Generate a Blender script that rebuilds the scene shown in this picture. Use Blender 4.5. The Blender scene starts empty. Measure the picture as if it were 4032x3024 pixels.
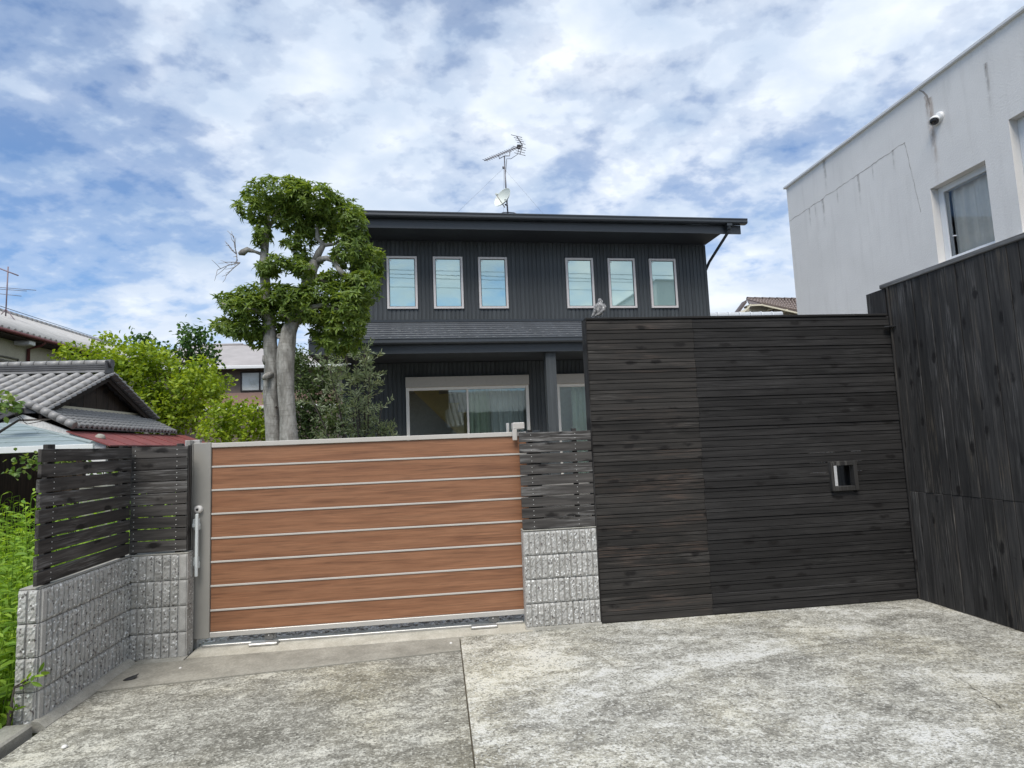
import bpy, math, random
import numpy as np
from mathutils import Vector, Matrix, noise as mnoise

random.seed(7)
RNG = np.random.default_rng(7)
R = math.radians
scene = bpy.context.scene
COL = scene.collection

# ------------------------------------------------------------------ camera
cam_data = bpy.data.cameras.new('camera')
cam_data.sensor_width = 36.0
cam_data.lens = 20.714
cam_data.clip_start = 0.05
cam_data.clip_end = 2000
cam = bpy.data.objects.new('camera', cam_data)
COL.objects.link(cam)
pitch, roll, yaw = R(5.7), R(-2.27), R(7.0)
_f = Vector((0, math.cos(pitch), math.sin(pitch)))
_r = Vector((1, 0, 0))
_u = _r.cross(_f)
r2 = math.cos(roll) * _r + math.sin(roll) * _u
u2 = -math.sin(roll) * _r + math.cos(roll) * _u
cols = Matrix((r2, u2, -_f)).transposed()
cam.matrix_world = Matrix.Translation((0, 0, 1.54)) @ Matrix.Rotation(-yaw, 4, 'Z') @ cols.to_4x4()
scene.camera = cam

# ------------------------------------------------------------------ node helpers
def node(nt, typ, **kw):
    n = nt.nodes.new(typ)
    for k, v in kw.items():
        if k.startswith('i_'):
            key = k[2:]
            key = int(key) if key.isdigit() else key.replace('_', ' ')
            s = n.inputs[key]
            if isinstance(v, bpy.types.NodeSocket):
                nt.links.new(v, s)
            else:
                s.default_value = v
        else:
            setattr(n, k, v)
    return n

def math_n(nt, op, a, b=0.0, c=None, clamp=False):
    n = nt.nodes.new('ShaderNodeMath'); n.operation = op; n.use_clamp = clamp
    for i, v in enumerate((a, b, c)):
        if v is None: continue
        if isinstance(v, bpy.types.NodeSocket): nt.links.new(v, n.inputs[i])
        else: n.inputs[i].default_value = v
    return n.outputs[0]

def ramp(nt, fac, stops, interp='LINEAR'):
    n = nt.nodes.new('ShaderNodeValToRGB'); n.color_ramp.interpolation = interp
    el = n.color_ramp.elements
    while len(el) < len(stops): el.new(0.5)
    for e, (p, c) in zip(el, stops):
        e.position = p
        e.color = (c, c, c, 1) if isinstance(c, (int, float)) else (*c, 1)
    nt.links.new(fac, n.inputs[0])
    return n.outputs[0]

def mixc(nt, fac, a, b, blend='MIX'):
    n = nt.nodes.new('ShaderNodeMix'); n.data_type = 'RGBA'; n.blend_type = blend
    for s, v in ((n.inputs[0], fac), (n.inputs[6], a), (n.inputs[7], b)):
        if isinstance(v, bpy.types.NodeSocket): nt.links.new(v, s)
        elif isinstance(v, (int, float)): s.default_value = v
        else: s.default_value = (*v, 1)
    return n.outputs[2]

def noise_n(nt, vec, scale, detail=4, rough=0.55, dist=0.0):
    n = node(nt, 'ShaderNodeTexNoise', i_Vector=vec, i_Scale=scale, i_Detail=detail, i_Roughness=rough, i_Distortion=dist)
    return n.outputs['Fac']

def mapping(nt, vec, scale=(1, 1, 1), loc=(0, 0, 0), rot=(0, 0, 0)):
    return node(nt, 'ShaderNodeMapping', i_Vector=vec, i_Scale=scale, i_Location=loc, i_Rotation=rot).outputs[0]

# ------------------------------------------------------------------ world: Nishita sky with broken cloud
world = bpy.data.worlds.new('World'); scene.world = world
world.use_nodes = True
nt = world.node_tree; nt.nodes.clear()
SUN_DIR = Vector((-0.20, -0.50, 0.83)).normalized()      # towards the sun
sun_el = math.asin(SUN_DIR.z); sun_az = math.atan2(SUN_DIR.x, SUN_DIR.y)
sky = node(nt, 'ShaderNodeTexSky', sky_type='NISHITA', sun_disc=False, sun_elevation=sun_el, sun_rotation=sun_az,
           air_density=1.0, dust_density=0.6, ozone_density=2.0)
tc = node(nt, 'ShaderNodeTexCoord')
sep = node(nt, 'ShaderNodeSeparateXYZ', i_Vector=tc.outputs['Generated'])
zz = math_n(nt, 'ADD', math_n(nt, 'MAXIMUM', sep.outputs[2], 0.0), 0.30)
px = math_n(nt, 'DIVIDE', sep.outputs[0], zz); py = math_n(nt, 'DIVIDE', sep.outputs[1], zz)
pv = node(nt, 'ShaderNodeCombineXYZ', i_X=px, i_Y=py, i_Z=0.0).outputs[0]
CL = mapping(nt, pv, scale=(0.95, 1.12, 1), rot=(0, 0, R(28)), loc=(3.1, 1.7, 0))
n1 = noise_n(nt, CL, 1.5, 2.0, 0.5, 0.3)
n2 = noise_n(nt, CL, 6.5, 5, 0.50, 0.15)
n3 = noise_n(nt, CL, 17.0, 5, 0.55, 0.1)
cov = math_n(nt, 'ADD', math_n(nt, 'MULTIPLY', n1, 0.80), math_n(nt, 'MULTIPLY', n2, 0.66))
cov = math_n(nt, 'ADD', cov, math_n(nt, 'MULTIPLY', n3, 0.38))
cov = math_n(nt, 'ADD', cov, math_n(nt, 'MULTIPLY', sep.outputs[0], 0.13))
mask = ramp(nt, cov, [(0.67, 0.16), (0.80, 0.42), (0.93, 0.80), (1.07, 0.97)], 'EASE')
hor = ramp(nt, sep.outputs[2], [(0.0, 0.75), (0.12, 0.35), (0.34, 0.0)])
mask = math_n(nt, 'MAXIMUM', mask, math_n(nt, 'MULTIPLY', hor, ramp(nt, n2, [(0.35, 0.55), (0.6, 1.0)])))
shade = math_n(nt, 'ADD', math_n(nt, 'MULTIPLY', noise_n(nt, mapping(nt, CL, loc=(0.06, -0.05, 0)), 6.5, 5, 0.50, 0.15), 0.6), math_n(nt, 'MULTIPLY', noise_n(nt, mapping(nt, CL, loc=(5, 2, 0)), 2.4, 3, 0.5), 0.4))
shade = math_n(nt, 'ADD', shade, math_n(nt, 'MULTIPLY', sep.outputs[0], 0.10))
ccol = ramp(nt, shade, [(0.32, (3.7, 4.6, 5.9)), (0.50, (4.9, 5.6, 6.6)), (0.66, (6.8, 7.2, 7.7))])
ccol = mixc(nt, ramp(nt, sep.outputs[2], [(0.05, 0.7), (0.30, 0.0)]), ccol, (6.3, 6.6, 7.2))
skyc = mixc(nt, 1.0, sky.outputs[0], (0.56, 0.82, 1.06), 'MULTIPLY')
final = mixc(nt, mask, skyc, ccol)
bg = node(nt, 'ShaderNodeBackground', i_Color=final, i_Strength=0.085)
nt.links.new(bg.outputs[0], node(nt, 'ShaderNodeOutputWorld').inputs[0])

# ------------------------------------------------------------------ sun (thin cloud in front: soft)
sd = bpy.data.lights.new('sun', 'SUN'); sd.energy = 2.1; sd.angle = R(32); sd.color = (1.0, 0.94, 0.85)
sun = bpy.data.objects.new('sun', sd); COL.objects.link(sun)
sun.rotation_euler = SUN_DIR.to_track_quat('Z', 'Y').to_euler()
sun.location = (0, 0, 30)

scene.view_settings.view_transform = 'Standard'
scene.view_settings.look = 'None'
scene.view_settings.exposure = 0.82
scene.view_settings.gamma = 1.0
scene.cycles.caustics_reflective = False
scene.cycles.caustics_refractive = False
scene.view_settings.use_curve_mapping = False

# ------------------------------------------------------------------ object helpers
ABS = {}                                             # origin of every part in its thing's frame
def thing(name, label, cat, loc=(0, 0, 0), rotz=0.0, group=None):
    o = bpy.data.objects.new(name, None); COL.objects.link(o)
    o.empty_display_size = 0.1
    o.location = loc; o.rotation_euler = (0, 0, rotz)
    o['label'] = label; o['category'] = cat
    if group: o['group'] = group
    ABS[o] = Vector(loc) if rotz == 0 else Vector((0, 0, 0))
    return o

def tag(o, label=None, cat=None, group=None, kind=None):
    if label: o['label'] = label
    if cat: o['category'] = cat
    if group: o['group'] = group
    if kind: o['kind'] = kind
    return o

class MB:
    """collects verts and faces; build() links them as one mesh object"""
    def __init__(s): s.v = []; s.f = []; s.sm = []; s.mi = {}
    def add(s, vs, fs, smooth=False):
        b = len(s.v); s.v.extend([tuple(v) for v in vs])
        for f in fs: s.f.append(tuple(b + i for i in f)); s.sm.append(smooth)
        return s
    def box(s, x0, x1, y0, y1, z0, z1):
        return s.add([(x0,y0,z0),(x1,y0,z0),(x1,y1,z0),(x0,y1,z0),(x0,y0,z1),(x1,y0,z1),(x1,y1,z1),(x0,y1,z1)],
                     [(0,3,2,1),(4,5,6,7),(0,1,5,4),(1,2,6,5),(2,3,7,6),(3,0,4,7)])
    def cbox(s, x0, x1, y0, y1, z0, z1, b=0.003):
        """box with chamfered edges"""
        vs = []; idx = {}
        X, Y, Z = (x0, x1), (y0, y1), (z0, z1)
        for i in (0, 1):
            for j in (0, 1):
                for k in (0, 1):
                    sx, sy, sz = (1, -1)[i], (1, -1)[j], (1, -1)[k]
                    idx[(i,j,k,'x')] = len(vs); vs.append((X[i], Y[j]+sy*b, Z[k]+sz*b))
                    idx[(i,j,k,'y')] = len(vs); vs.append((X[i]+sx*b, Y[j], Z[k]+sz*b))
                    idx[(i,j,k,'z')] = len(vs); vs.append((X[i]+sx*b, Y[j]+sy*b, Z[k]))
        fs = []
        g = lambda *a: idx[a]
        fs.append((g(0,0,0,'x'),g(0,0,1,'x'),g(0,1,1,'x'),g(0,1,0,'x')))
        fs.append((g(1,0,0,'x'),g(1,1,0,'x'),g(1,1,1,'x'),g(1,0,1,'x')))
        fs.append((g(0,0,0,'y'),g(1,0,0,'y'),g(1,0,1,'y'),g(0,0,1,'y')))
        fs.append((g(0,1,0,'y'),g(0,1,1,'y'),g(1,1,1,'y'),g(1,1,0,'y')))
        fs.append((g(0,0,0,'z'),g(0,1,0,'z'),g(1,1,0,'z'),g(1,0,0,'z')))
        fs.append((g(0,0,1,'z'),g(1,0,1,'z'),g(1,1,1,'z'),g(0,1,1,'z')))
        for i in (0,1):
            for j in (0,1):
                fs.append((g(i,j,0,'x'),g(i,j,1,'x'),g(i,j,1,'y'),g(i,j,0,'y')))
        for i in (0,1):
            for k in (0,1):
                fs.append((g(i,0,k,'x'),g(i,1,k,'x'),g(i,1,k,'z'),g(i,0,k,'z')))
        for j in (0,1):
            for k in (0,1):
                fs.append((g(0,j,k,'y'),g(1,j,k,'y'),g(1,j,k,'z'),g(0,j,k,'z')))
        for i in (0,1):
            for j in (0,1):
                for k in (0,1):
                    fs.append((g(i,j,k,'x'),g(i,j,k,'y'),g(i,j,k,'z')))
        return s.add(vs, fs)
    def prism(s, poly, axis, a, b):
        """extrude 2-D polygon along axis from a to b; poly gives the two other coordinates in order"""
        n = len(poly)
        def P(p, t):
            return (t, p[0], p[1]) if axis == 'x' else (p[0], t, p[1]) if axis == 'y' else (p[0], p[1], t)
        vs = [P(p, a) for p in poly] + [P(p, b) for p in poly]
        fs = [tuple(range(n)), tuple(range(2*n-1, n-1, -1))]
        fs += [(i, (i+1) % n, n+(i+1) % n, n+i) for i in range(n)]
        return s.add(vs, fs)
    def tube(s, path, rad, seg=8, cap=True, rough=0.0, seed=0):
        path = [Vector(p) for p in path]; n = len(path)
        if isinstance(rad, (int, float)): rad = [rad]*n
        vs = []; fs = []
        prev = None
        for i, p in enumerate(path):
            d = (path[min(i+1, n-1)] - path[max(i-1, 0)]).normalized()
            if prev is None:
                a = Vector((0, 0, 1)) if abs(d.z) < 0.9 else Vector((1, 0, 0))
                u = d.cross(a).normalized()
            else:
                u = (prev - d * prev.dot(d)).normalized()
            prev = u; w = d.cross(u)
            for k in range(seg):
                t = 2*math.pi*k/seg
                o = u*math.cos(t) + w*math.sin(t)
                r = rad[i]
                if rough: r *= 1 + rough*mnoise.noise(Vector((o.x*1.3+seed, o.y*1.3, p.z*4+o.z)))
                vs.append(p + o*r)
        for i in range(n-1):
            for k in range(seg):
                fs.append((i*seg+k, i*seg+(k+1) % seg, (i+1)*seg+(k+1) % seg, (i+1)*seg+k))
        s.add(vs, fs, True)
        if cap:
            b = len(s.v) - n*seg
            s.f.append(tuple(b+k for k in range(seg-1, -1, -1))); s.sm.append(False)
            s.f.append(tuple(b+(n-1)*seg+k for k in range(seg))); s.sm.append(False)
        return s
    def lathe(s, prof, c, ax, seg=20):
        """prof = (radius, height) list round axis ax at c"""
        ax = Vector(ax).normalized(); c = Vector(c)
        a = Vector((0, 0, 1)) if abs(ax.z) < 0.9 else Vector((1, 0, 0))
        u = ax.cross(a).normalized(); w = ax.cross(u)
        vs = []; fs = []
        for r, h in prof:
            for k in range(seg):
                t = 2*math.pi*k/seg
                vs.append(c + ax*h + (u*math.cos(t) + w*math.sin(t))*r)
        for i in range(len(prof)-1):
            for k in range(seg):
                fs.append((i*seg+k, i*seg+(k+1) % seg, (i+1)*seg+(k+1) % seg, (i+1)*seg+k))
        return s.add(vs, fs, True)
    def leaves(s, B, D, Nn, L, W, fold=0.25, droop=0.15):
        B = np.asarray(B); D = np.asarray(D); Nn = np.asarray(Nn); L = np.asarray(L)[:, None]; W = np.asarray(W)[:, None]
        D = D/np.linalg.norm(D, axis=1, keepdims=True)
        S = np.cross(D, Nn); S /= np.linalg.norm(S, axis=1, keepdims=True)+1e-9
        U = np.cross(S, D)
        m1 = B + D*L*0.32 - U*L*droop*0.08; m2 = B + D*L*0.70 - U*L*droop*0.42
        tip = B + D*L*0.98 - U*L*droop
        V = np.stack([B, m1-S*W*0.46+U*W*fold, m1+S*W*0.46+U*W*fold, m2-S*W*0.42+U*W*fold, m2+S*W*0.42+U*W*fold, tip, m1, m2], axis=1).reshape(-1, 3)
        n = len(B); b0 = len(s.v); base = (np.arange(n)*8)[:, None] + b0
        T = [(0, 2, 6), (0, 6, 1), (5, 7, 4), (5, 3, 7)]; Q = [(6, 2, 4, 7), (1, 6, 7, 3)]
        s.v.extend(map(tuple, V.tolist()))
        F = []
        for t in T: F += (base+np.array(t)).tolist()
        for t in Q: F += (base+np.array(t)).tolist()
        s.f.extend(map(tuple, F)); s.sm.extend([False]*len(F))
        return s
    def mesh(s, name, mat, origin=(0, 0, 0)):
        m = bpy.data.meshes.new(name)
        o = Vector(origin)
        vs = [(v[0]-o.x, v[1]-o.y, v[2]-o.z) for v in s.v]
        m.from_pydata(vs, [], s.f)
        m.polygons.foreach_set('use_smooth', s.sm)
        for q in (mat if isinstance(mat, (list, tuple)) else [mat]): m.materials.append(q)
        for i, q in s.mi.items(): m.polygons[i].material_index = q
        m.validate(); m.update()
        fix_normals(m)
        return m
    def build(s, name, mat, parent=None, origin=None):
        if origin is None:
            a = np.array(s.v); lo, hi = a.min(0), a.max(0)
            origin = ((lo[0]+hi[0])/2, (lo[1]+hi[1])/2, lo[2])
        return place(name, s.mesh(name, mat, origin), parent, origin)

def fix_normals(m):
    import bmesh
    if len(m.polygons) > 3000: return
    bm = bmesh.new(); bm.from_mesh(m)
    bmesh.ops.recalc_face_normals(bm, faces=bm.faces)
    bm.to_mesh(m); bm.free()

def place(name, mesh, parent=None, loc=(0, 0, 0), rot=(0, 0, 0)):
    o = bpy.data.objects.new(name, mesh); COL.objects.link(o)
    loc = Vector(loc)
    if parent is not None:
        o.parent = parent
        o.location = loc - ABS[parent]
    else:
        o.location = loc
    o.rotation_euler = rot
    ABS[o] = loc
    return o

# ------------------------------------------------------------------ materials
MAT = {}
def new_mat(name):
    m = bpy.data.materials.new(name); m.use_nodes = True
    nt = m.node_tree; nt.nodes.clear()
    out = nt.nodes.new('ShaderNodeOutputMaterial')
    p = nt.nodes.new('ShaderNodeBsdfPrincipled')
    nt.links.new(p.outputs[0], out.inputs[0])
    MAT[name] = m
    return m, nt, p, out

def setc(nt, sock, v):
    if isinstance(v, bpy.types.NodeSocket): nt.links.new(v, sock)
    elif isinstance(v, (int, float)): sock.default_value = v
    else: sock.default_value = (*v, 1)

def bump(nt, p, h, strength=0.3, dist=0.01):
    b = node(nt, 'ShaderNodeBump', i_Height=h, i_Strength=strength, i_Distance=dist)
    nt.links.new(b.outputs[0], p.inputs['Normal'])

def simple(name, color, rough=0.5, metal=0.0, var=0.12, scale=14, bmp=0.05, spec=0.5):
    m, nt, p, out = new_mat(name)
    tc = node(nt, 'ShaderNodeTexCoord').outputs['Object']
    n = noise_n(nt, tc, scale, 5, 0.6)
    c = mixc(nt, 1.0, color, ramp(nt, n, [(0.25, 1-var), (0.75, 1+var)]), 'MULTIPLY')
    setc(nt, p.inputs['Base Color'], c)
    p.inputs['Roughness'].default_value = rough; p.inputs['Metallic'].default_value = metal
    p.inputs['Specular IOR Level'].default_value = spec
    if bmp: bump(nt, p, noise_n(nt, tc, scale*6, 3, 0.6), bmp, 0.005)
    return m

def stained_board(name, axis, dark, mid, pale, weather, warm=None, rough=0.75, spec=0.3, nrm='y'):
    """black stained softwood: grain along axis, knots, pale worn streaks, each board its own"""
    m, nt, p, out = new_mat(name)
    tc = node(nt, 'ShaderNodeTexCoord').outputs['Object']
    rnd = node(nt, 'ShaderNodeObjectInfo').outputs['Random']
    off = node(nt, 'ShaderNodeCombineXYZ', i_X=math_n(nt, 'MULTIPLY', rnd, 37.0), i_Y=math_n(nt, 'MULTIPLY', rnd, 91.0), i_Z=math_n(nt, 'MULTIPLY', rnd, 53.0)).outputs[0]
    v = node(nt, 'ShaderNodeVectorMath', operation='ADD', i_0=tc, i_1=off).outputs[0]
    along = {'x': (1, 12, 12), 'z': (12, 12, 1), 'y': (12, 1, 12)}[axis]
    g1 = mapping(nt, v, scale=tuple(a*0.9 if a == 1 else a*1.2 for a in along))
    grain = noise_n(nt, g1, 2.2, 6, 0.62, 0.35)
    fine = noise_n(nt, mapping(nt, v, scale=tuple(1.6 if a == 1 else a*2.6 for a in along)), 2.5, 4, 0.65, 0.1)
    big = noise_n(nt, mapping(nt, v, scale=tuple(0.8 if a == 1 else a*0.3 for a in along)), 1.8, 3, 0.5)
    c = mixc(nt, ramp(nt, grain, [(0.32, 0.0), (0.68, 1.0)]), dark, mid)
    c = mixc(nt, 1.0, c, ramp(nt, rnd, [(0.0, 0.70), (0.5, 1.0), (1.0, 1.30)]), 'MULTIPLY')
    wmask = math_n(nt, 'MULTIPLY', ramp(nt, fine, [(0.47, 0.0), (0.68, 1.0)]), ramp(nt, big, [(0.46, 0.0), (0.62, 1.0)]))
    wmask = math_n(nt, 'MULTIPLY', wmask, weather)
    if warm:
        pale = mixc(nt, ramp(nt, noise_n(nt, v, 1.1, 2), [(0.45, 0.0), (0.6, 1.0)]), pale, warm)
    c = mixc(nt, wmask, c, pale)
    # knots
    kv = mapping(nt, v, scale=tuple(0.01 if ax == nrm else (3.4 if a == 1 else 9.5) for a, ax in zip(along, 'xyz')))
    kv = node(nt, 'ShaderNodeVectorMath', operation='ADD', i_0=kv, i_1=node(nt, 'ShaderNodeVectorMath', operation='SCALE', i_0=node(nt, 'ShaderNodeTexNoise', i_Vector=v, i_Scale=22.0).outputs['Color'], i_Scale=0.28).outputs[0]).outputs[0]
    vor = node(nt, 'ShaderNodeTexVoronoi', i_Vector=kv, i_Scale=1.0, i_Randomness=1.0).outputs['Distance']
    knot = ramp(nt, vor, [(0.13, 1.0), (0.24, 0.0)])
    c = mixc(nt, math_n(nt, 'MULTIPLY', knot, 0.85), c, (0.006, 0.005, 0.005))
    # chips of bare pale wood
    chip = ramp(nt, noise_n(nt, mapping(nt, v, scale=tuple(5.0 if a == 1 else 16.0 for a in along)), 2.0, 3, 0.6), [(0.79, 0.0), (0.82, 1.0)])
    c = mixc(nt, math_n(nt, 'MULTIPLY', chip, 0.6), c, (0.30, 0.26, 0.22))
    setc(nt, p.inputs['Base Color'], c)
    p.inputs['Roughness'].default_value = rough
    p.inputs['Specular IOR Level'].default_value = spec
    h = math_n(nt, 'ADD', math_n(nt, 'MULTIPLY', grain, 0.5), math_n(nt, 'MULTIPLY', fine, 0.8))
    bump(nt, p, h, 0.40, 0.004)
    return m

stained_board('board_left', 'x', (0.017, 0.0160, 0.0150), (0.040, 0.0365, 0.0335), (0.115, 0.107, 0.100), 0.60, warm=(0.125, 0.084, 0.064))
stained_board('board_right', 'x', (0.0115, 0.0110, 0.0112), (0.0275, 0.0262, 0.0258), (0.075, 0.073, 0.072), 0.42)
stained_board('board_side', 'z', (0.018, 0.0175, 0.0175), (0.050, 0.0475, 0.0455), (0.15, 0.145, 0.14), 0.9, warm=(0.125, 0.105, 0.08), nrm='x')
stained_board('board_cap', 'y', (0.06, 0.06, 0.06), (0.18, 0.18, 0.18), (0.34, 0.34, 0.34), 0.9)
stained_board('board_fence', 'x', (0.026, 0.024, 0.023), (0.085, 0.079, 0.074), (0.26, 0.255, 0.25), 1.0)
stained_board('board_fence_side', 'y', (0.025, 0.023, 0.022), (0.078, 0.071, 0.066), (0.22, 0.215, 0.21), 0.8, nrm='x')
stained_board('board_fence_post', 'z', (0.012, 0.011, 0.011), (0.045, 0.042, 0.040), (0.18, 0.175, 0.17), 0.6)
stained_board('old_timber', 'z', (0.010, 0.008, 0.007), (0.05, 0.034, 0.024), (0.09, 0.06, 0.04), 0.7)

def m_gate_wood():
    m, nt, p, out = new_mat('gate_wood')
    tc = node(nt, 'ShaderNodeTexCoord').outputs['Object']
    rnd = node(nt, 'ShaderNodeObjectInfo').outputs['Random']
    off = node(nt, 'ShaderNodeCombineXYZ', i_X=math_n(nt, 'MULTIPLY', rnd, 31.0), i_Z=math_n(nt, 'MULTIPLY', rnd, 17.0)).outputs[0]
    v = node(nt, 'ShaderNodeVectorMath', operation='ADD', i_0=tc, i_1=off).outputs[0]
    a = noise_n(nt, mapping(nt, v, scale=(0.7, 5, 14)), 1.5, 4, 0.55, 0.8)
    b = noise_n(nt, mapping(nt, v, scale=(2.5, 20, 90)), 2.0, 4, 0.6, 0.1)
    c = ramp(nt, a, [(0.28, (0.185, 0.082, 0.043)), (0.45, (0.255, 0.118, 0.061)), (0.60, (0.300, 0.145, 0.077)), (0.78, (0.215, 0.097, 0.052))])
    md = noise_n(nt, mapping(nt, v, scale=(1.6, 9, 44)), 1.6, 5, 0.62, 0.5)
    c = mixc(nt, 1.0, c, ramp(nt, md, [(0.32, 0.70), (0.48, 1.0), (0.7, 1.10)]), 'MULTIPLY')
    c = mixc(nt, 1.0, c, ramp(nt, b, [(0.3, 0.80), (0.7, 1.14)]), 'MULTIPLY')
    setc(nt, p.inputs['Base Color'], c)
    p.inputs['Roughness'].default_value = 0.5
    bump(nt, p, b, 0.12, 0.002)
m_gate_wood()

def m_block():
    m, nt, p, out = new_mat('split_block')
    tc = node(nt, 'ShaderNodeTexCoord').outputs['Object']
    rnd = node(nt, 'ShaderNodeObjectInfo').outputs['Random']
    off = node(nt, 'ShaderNodeCombineXYZ', i_X=math_n(nt, 'MULTIPLY', rnd, 11.0), i_Z=math_n(nt, 'MULTIPLY', rnd, 23.0)).outputs[0]
    v = node(nt, 'ShaderNodeVectorMath', operation='ADD', i_0=tc, i_1=off).outputs[0]
    base = ramp(nt, noise_n(nt, v, 9, 5, 0.6), [(0.3, (0.33, 0.325, 0.31)), (0.7, (0.48, 0.475, 0.455))])
    big = noise_n(nt, v, 3.0, 3, 0.6)
    base = mixc(nt, ramp(nt, big, [(0.5, 0.0), (0.7, 0.55)]), base, (0.21, 0.205, 0.18))
    vor = node(nt, 'ShaderNodeTexVoronoi', i_Vector=v, i_Scale=95.0)
    stone = node(nt, 'ShaderNodeSeparateColor', i_Color=vor.outputs['Color'])
    c = mixc(nt, ramp(nt, stone.outputs[0], [(0.74, 0.0), (0.78, 0.6)]), base, (0.44, 0.45, 0.44))
    c = mixc(nt, ramp(nt, stone.outputs[1], [(0.93, 0.0), (0.95, 0.95)]), c, (0.80, 0.81, 0.80))
    c = mixc(nt, ramp(nt, stone.outputs[2], [(0.945, 0.0), (0.955, 0.8)]), c, (0.07, 0.055, 0.055))
    setc(nt, p.inputs['Base Color'], c)
    p.inputs['Roughness'].default_value = 0.85
    bump(nt, p, math_n(nt, 'ADD', vor.outputs['Distance'], noise_n(nt, v, 60, 4, 0.6)), 0.25, 0.004)
m_block()

def m_mortar(name, c0, c1, scale=10):
    m, nt, p, out = new_mat(name)
    tc = node(nt, 'ShaderNodeTexCoord').outputs['Object']
    n = noise_n(nt, tc, scale, 7, 0.65)
    f = noise_n(nt, tc, scale*14, 3, 0.6)
    c = ramp(nt, n, [(0.3, c0), (0.7, c1)])
    c = mixc(nt, 1.0, c, ramp(nt, f, [(0.3, 0.82), (0.7, 1.15)]), 'MULTIPLY')
    setc(nt, p.inputs['Base Color'], c); p.inputs['Roughness'].default_value = 0.9
    bump(nt, p, math_n(nt, 'ADD', n, f), 0.4, 0.006)
m_mortar('block_groove', (0.36, 0.355, 0.34), (0.50, 0.495, 0.47), 16)
m_mortar('mortar', (0.24, 0.235, 0.205), (0.40, 0.39, 0.35))
m_mortar('kerb_concrete', (0.24, 0.232, 0.20), (0.40, 0.39, 0.345))
m_mortar('apron_concrete', (0.36, 0.34, 0.28), (0.56, 0.54, 0.47), 6)
m_mortar('strip_concrete', (0.215, 0.205, 0.172), (0.37, 0.355, 0.305), 5)
m_mortar('soil', (0.05, 0.045, 0.03), (0.12, 0.10, 0.07), 2)
m_mortar('yard_soil', (0.32, 0.30, 0.265), (0.46, 0.44, 0.40), 5)

def m_slab(name, dark, mid, pale, patch, grainscale, seed):
    """old exposed-aggregate concrete, dark lichen, washed pale patches"""
    m, nt, p, out = new_mat(name)
    tc = node(nt, 'ShaderNodeTexCoord').outputs['Object']
    v = mapping(nt, tc, loc=(seed, seed*0.7, 0))
    swirl = noise_n(nt, mapping(nt, v, scale=(0.75, 1.25, 1), rot=(0, 0, R(-14))), 1.25, 6, 0.62, 1.1)
    blotch = noise_n(nt, mapping(nt, v, scale=(0.8, 1.5, 1)), 3.6, 8, 0.70, 0.8)
    g = noise_n(nt, v, grainscale, 4, 0.75)
    gg = noise_n(nt, v, grainscale*2.7, 2, 0.7)
    vor = node(nt, 'ShaderNodeTexVoronoi', i_Vector=v, i_Scale=grainscale*1.3)
    vc = node(nt, 'ShaderNodeSeparateColor', i_Color=vor.outputs['Color'])
    f = math_n(nt, 'ADD', math_n(nt, 'MULTIPLY', swirl, 0.52), math_n(nt, 'MULTIPLY', blotch, 0.62))
    f = math_n(nt, 'ADD', f, math_n(nt, 'MULTIPLY', noise_n(nt, mapping(nt, v, scale=(0.9, 1.3, 1)), 13, 7, 0.75, 0.6), 0.70))
    f = math_n(nt, 'ADD', f, math_n(nt, 'MULTIPLY', math_n(nt, 'SUBTRACT', g, 0.5), 0.62))
    f = math_n(nt, 'ADD', f, math_n(nt, 'MULTIPLY', math_n(nt, 'SUBTRACT', gg, 0.5), 0.25))
    c = ramp(nt, f, [(patch-0.20, dark), (patch-0.05, mid), (patch+0.09, pale), (patch+0.24, tuple(min(0.62, x*1.35) for x in pale))])
    hue = noise_n(nt, mapping(nt, v, loc=(4, 9, 0)), 0.9, 4, 0.6)
    c = mixc(nt, ramp(nt, hue, [(0.45, 0.0), (0.68, 0.5)]), c, mixc(nt, 1.0, c, (1.10, 1.02, 0.80), 'MULTIPLY'))
    c = mixc(nt, ramp(nt, vc.outputs[0], [(0.80, 0.0), (0.90, 0.5)]), c, tuple(min(0.7, x*1.5) for x in pale))
    c = mixc(nt, ramp(nt, vc.outputs[1], [(0.84, 0.0), (0.94, 0.55)]), c, tuple(x*0.55 for x in dark))
    setc(nt, p.inputs['Base Color'], c); p.inputs['Roughness'].default_value = 0.92
    p.inputs['Specular IOR Level'].default_value = 0.25
    bump(nt, p, math_n(nt, 'ADD', math_n(nt, 'MULTIPLY', vor.outputs['Distance'], 0.8), g), 0.75, 0.008)
m_slab('slab_left', (0.14, 0.135, 0.112), (0.25, 0.242, 0.207), (0.40, 0.393, 0.345), 0.93, 62, 3.0)
m_slab('slab_right', (0.155, 0.151, 0.131), (0.285, 0.278, 0.245), (0.50, 0.492, 0.435), 0.90, 66, 12.0)

def m_plaster():
    m, nt, p, out = new_mat('white_plaster')
    tc = node(nt, 'ShaderNodeTexCoord').outputs['Object']
    n = noise_n(nt, tc, 1.3, 5, 0.6); f = noise_n(nt, tc, 46, 4, 0.65)
    run = noise_n(nt, mapping(nt, tc, scale=(3, 3, 0.35)), 2.2, 5, 0.6)
    c = mixc(nt, 1.0, (0.74, 0.725, 0.70), ramp(nt, n, [(0.3, 0.94), (0.7, 1.04)]), 'MULTIPLY')
    c = mixc(nt, ramp(nt, run, [(0.52, 0.0), (0.78, 0.28)]), c, (0.44, 0.42, 0.40))
    setc(nt, p.inputs['Base Color'], c); p.inputs['Roughness'].default_value = 0.95
    bump(nt, p, f, 0.38, 0.010)
m_plaster()
m_mortar('cream_plaster', (0.46, 0.43, 0.35), (0.55, 0.52, 0.43), 2)
m_mortar('shed_plaster', (0.62, 0.62, 0.60), (0.74, 0.74, 0.72), 2)

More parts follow.
